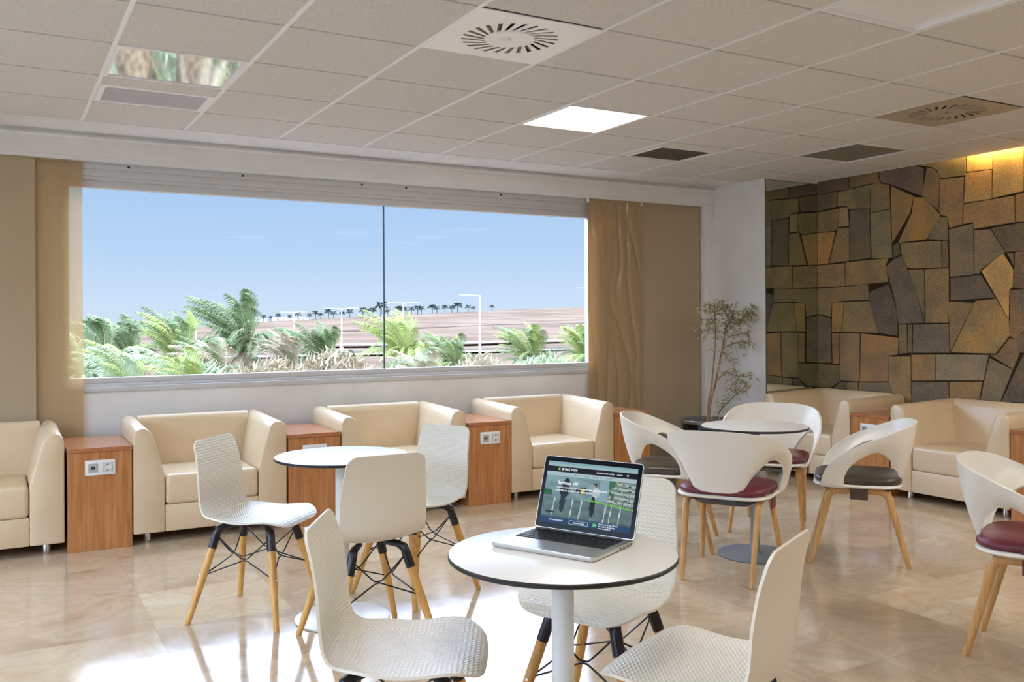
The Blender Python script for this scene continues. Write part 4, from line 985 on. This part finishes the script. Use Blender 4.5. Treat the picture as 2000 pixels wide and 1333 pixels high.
palm(3.6, 30, -0.05, 0.58, 'dark green palm between the far left palm and the arching one', ('frond', 'frondpale'), 14)
palm(5.35, 31, 0.15, 0.56, 'dark upright palm just left of the tallest one', ('frond', 'frond'), 15)
palm(1.5, 23, -.25, .52, 'pale feathery palm in the lower left corner of the window', ('frondpale', 'frond'), 16, .8)
palm(9.9, 22, -.55, .42, 'low dry fronded palm under the grey green one', ('frondd', 'frondpale'), 17)
# dry shrubs
def shrub(x, y, w, h, m, label, seed):
    rr = random.Random(seed); zb = ground(x/y, y); t = thing('shrub', label, 'shrub', (x, y, zb), 0, 'shrubs in the garden outside'); bm = BM()
    for k in range(1500):
        a = rr.uniform(0, 2*PI); e = rr.random()**.5; p = Vector((math.cos(a)*w*e, math.sin(a)*w*e*.7, h*rr.random()**.35*(1-e*e*.12)))
        d = Vector((rr.gauss(0,1), rr.gauss(0,1), abs(rr.gauss(.8,.6)))).normalized(); s = d.cross(Vector((rr.random(), rr.random(), .3))).normalized()*.035
        bm.faces.new([bm.verts.new(q) for q in (p-s, p+d*.34, p+s)])
    finish('foliage', bm, m, t, smooth=0)
for i, (x, y, w, h, m, lb) in enumerate(((8.1,24.5,1.1,4.3,'frondd','sand coloured dry bush between the tallest and grey green palms'),(5.6,21.5,1.0,4.2,'frondd','straw coloured bush in front of the tallest palm, low at the sill'),
  (3.9,21,.9,4.2,'frondpale','pale bush low under the arching light green palm'),(12.9,25,1.0,4.0,'frondd','sand coloured bush under the yellow green palm, right of the window joint'),
  (15.6,25.5,1.2,3.9,'frondpale','pale bush low at the sill beside the tallest lamp post'),(10.6,24.5,1.0,4.1,'frondpale','pale grey bush between the grey green and yellow green palms'),(18.0,25,1.0,3.9,'frondd','straw coloured bush near the right end of the window sill'))): shrub(x, y, w, h, m, lb, i)
# thin little palms along the ridge, and trees on the slope
bm = BM(); rr = random.Random(5)
for k in range(60):
    a = rr.uniform(0, 2*PI); e = rr.uniform(-.5, .9); d = Vector((math.cos(a)*math.cos(e), math.sin(a)*math.cos(e), math.sin(e))); p = Vector((0,0,1)); s = d.cross(Vector((.1,.2,1))).normalized()*.13
    bm.faces.new([bm.verts.new(q) for q in (p, p+d*.55+s, p+d*1.0-Vector((0,0,.25)), p+d*.55-s)])
tube(bm, [(0,0,-.8), (0,0,1.0)], [.10, .08], 6)
me = bpy.data.meshes.new('ridge_palm'); bm.to_mesh(me); bm.free(); me.materials.append(MAT['farpalm'])
rp = random.Random(21)
pos = [(.254,1.0),(.262,.8),(.270,1.1),(.283,.8),(.292,1.2),(.305,.9),(.312,1.3),(.318,.9),(.327,1.5),(.333,1.1),(.343,1.0),(.352,1.3),(.368,1.5),(.374,1.2),(.380,1.4),(.390,2.3),(.398,1.0),(.412,1.5),(.418,1.3),(.428,1.2),(.436,1.4),(.441,1.3),(.455,1.5),(.461,1.2),(.472,1.3),(.481,1.2),(.489,1.6),(.503,1.2),(.510,.9),(.536,1.0),(.235,.9),(.243,.7)]
for i, (t_, s) in enumerate(pos):
    Y = 348; o = bpy.data.objects.new('distant_palm', me); COL.objects.link(o); o.location = (t_*Y, Y, ground(t_, Y)+s*.8); o.scale = (s*1.5, s*1.5, s*1.2); o.rotation_euler = (0, 0, rp.uniform(0, 6))
    tag(o, 'tiny dark palm on the ridge line of the brown hill', 'palm tree', 'tiny palms along the ridge')
pb2 = [(.247,7,3,1.9),(.275,8,2.4,1.2),(.297,6,3,1.0),(.224,6,2.6,1.6)]
bmh = BM(); box(bmh, (-.5,-.5,0), (.2,.5,1)); box(bmh, (.2,-.5,0), (.5,.5,.72)); box(bmh, (-.35,-.52,.45), (-.25,-.49,.75), mi=1); box(bmh, (-.05,-.52,.45), (.05,-.49,.75), mi=1)
hs = finish('distant_house', bmh, ['farwhite', 'lampgrey'], smooth=0)
for i, (t_, w, d, h) in enumerate(pb2):
    o = hs if i == 0 else hs.copy()
    if i: COL.objects.link(o)
    Y = 360; o.location = (t_*Y, Y, ridge(t_)-.7); o.scale = (w, d, h+.9); tag(o, 'tiny white house on the horizon above the middle palms', 'house', 'tiny white houses on the horizon')
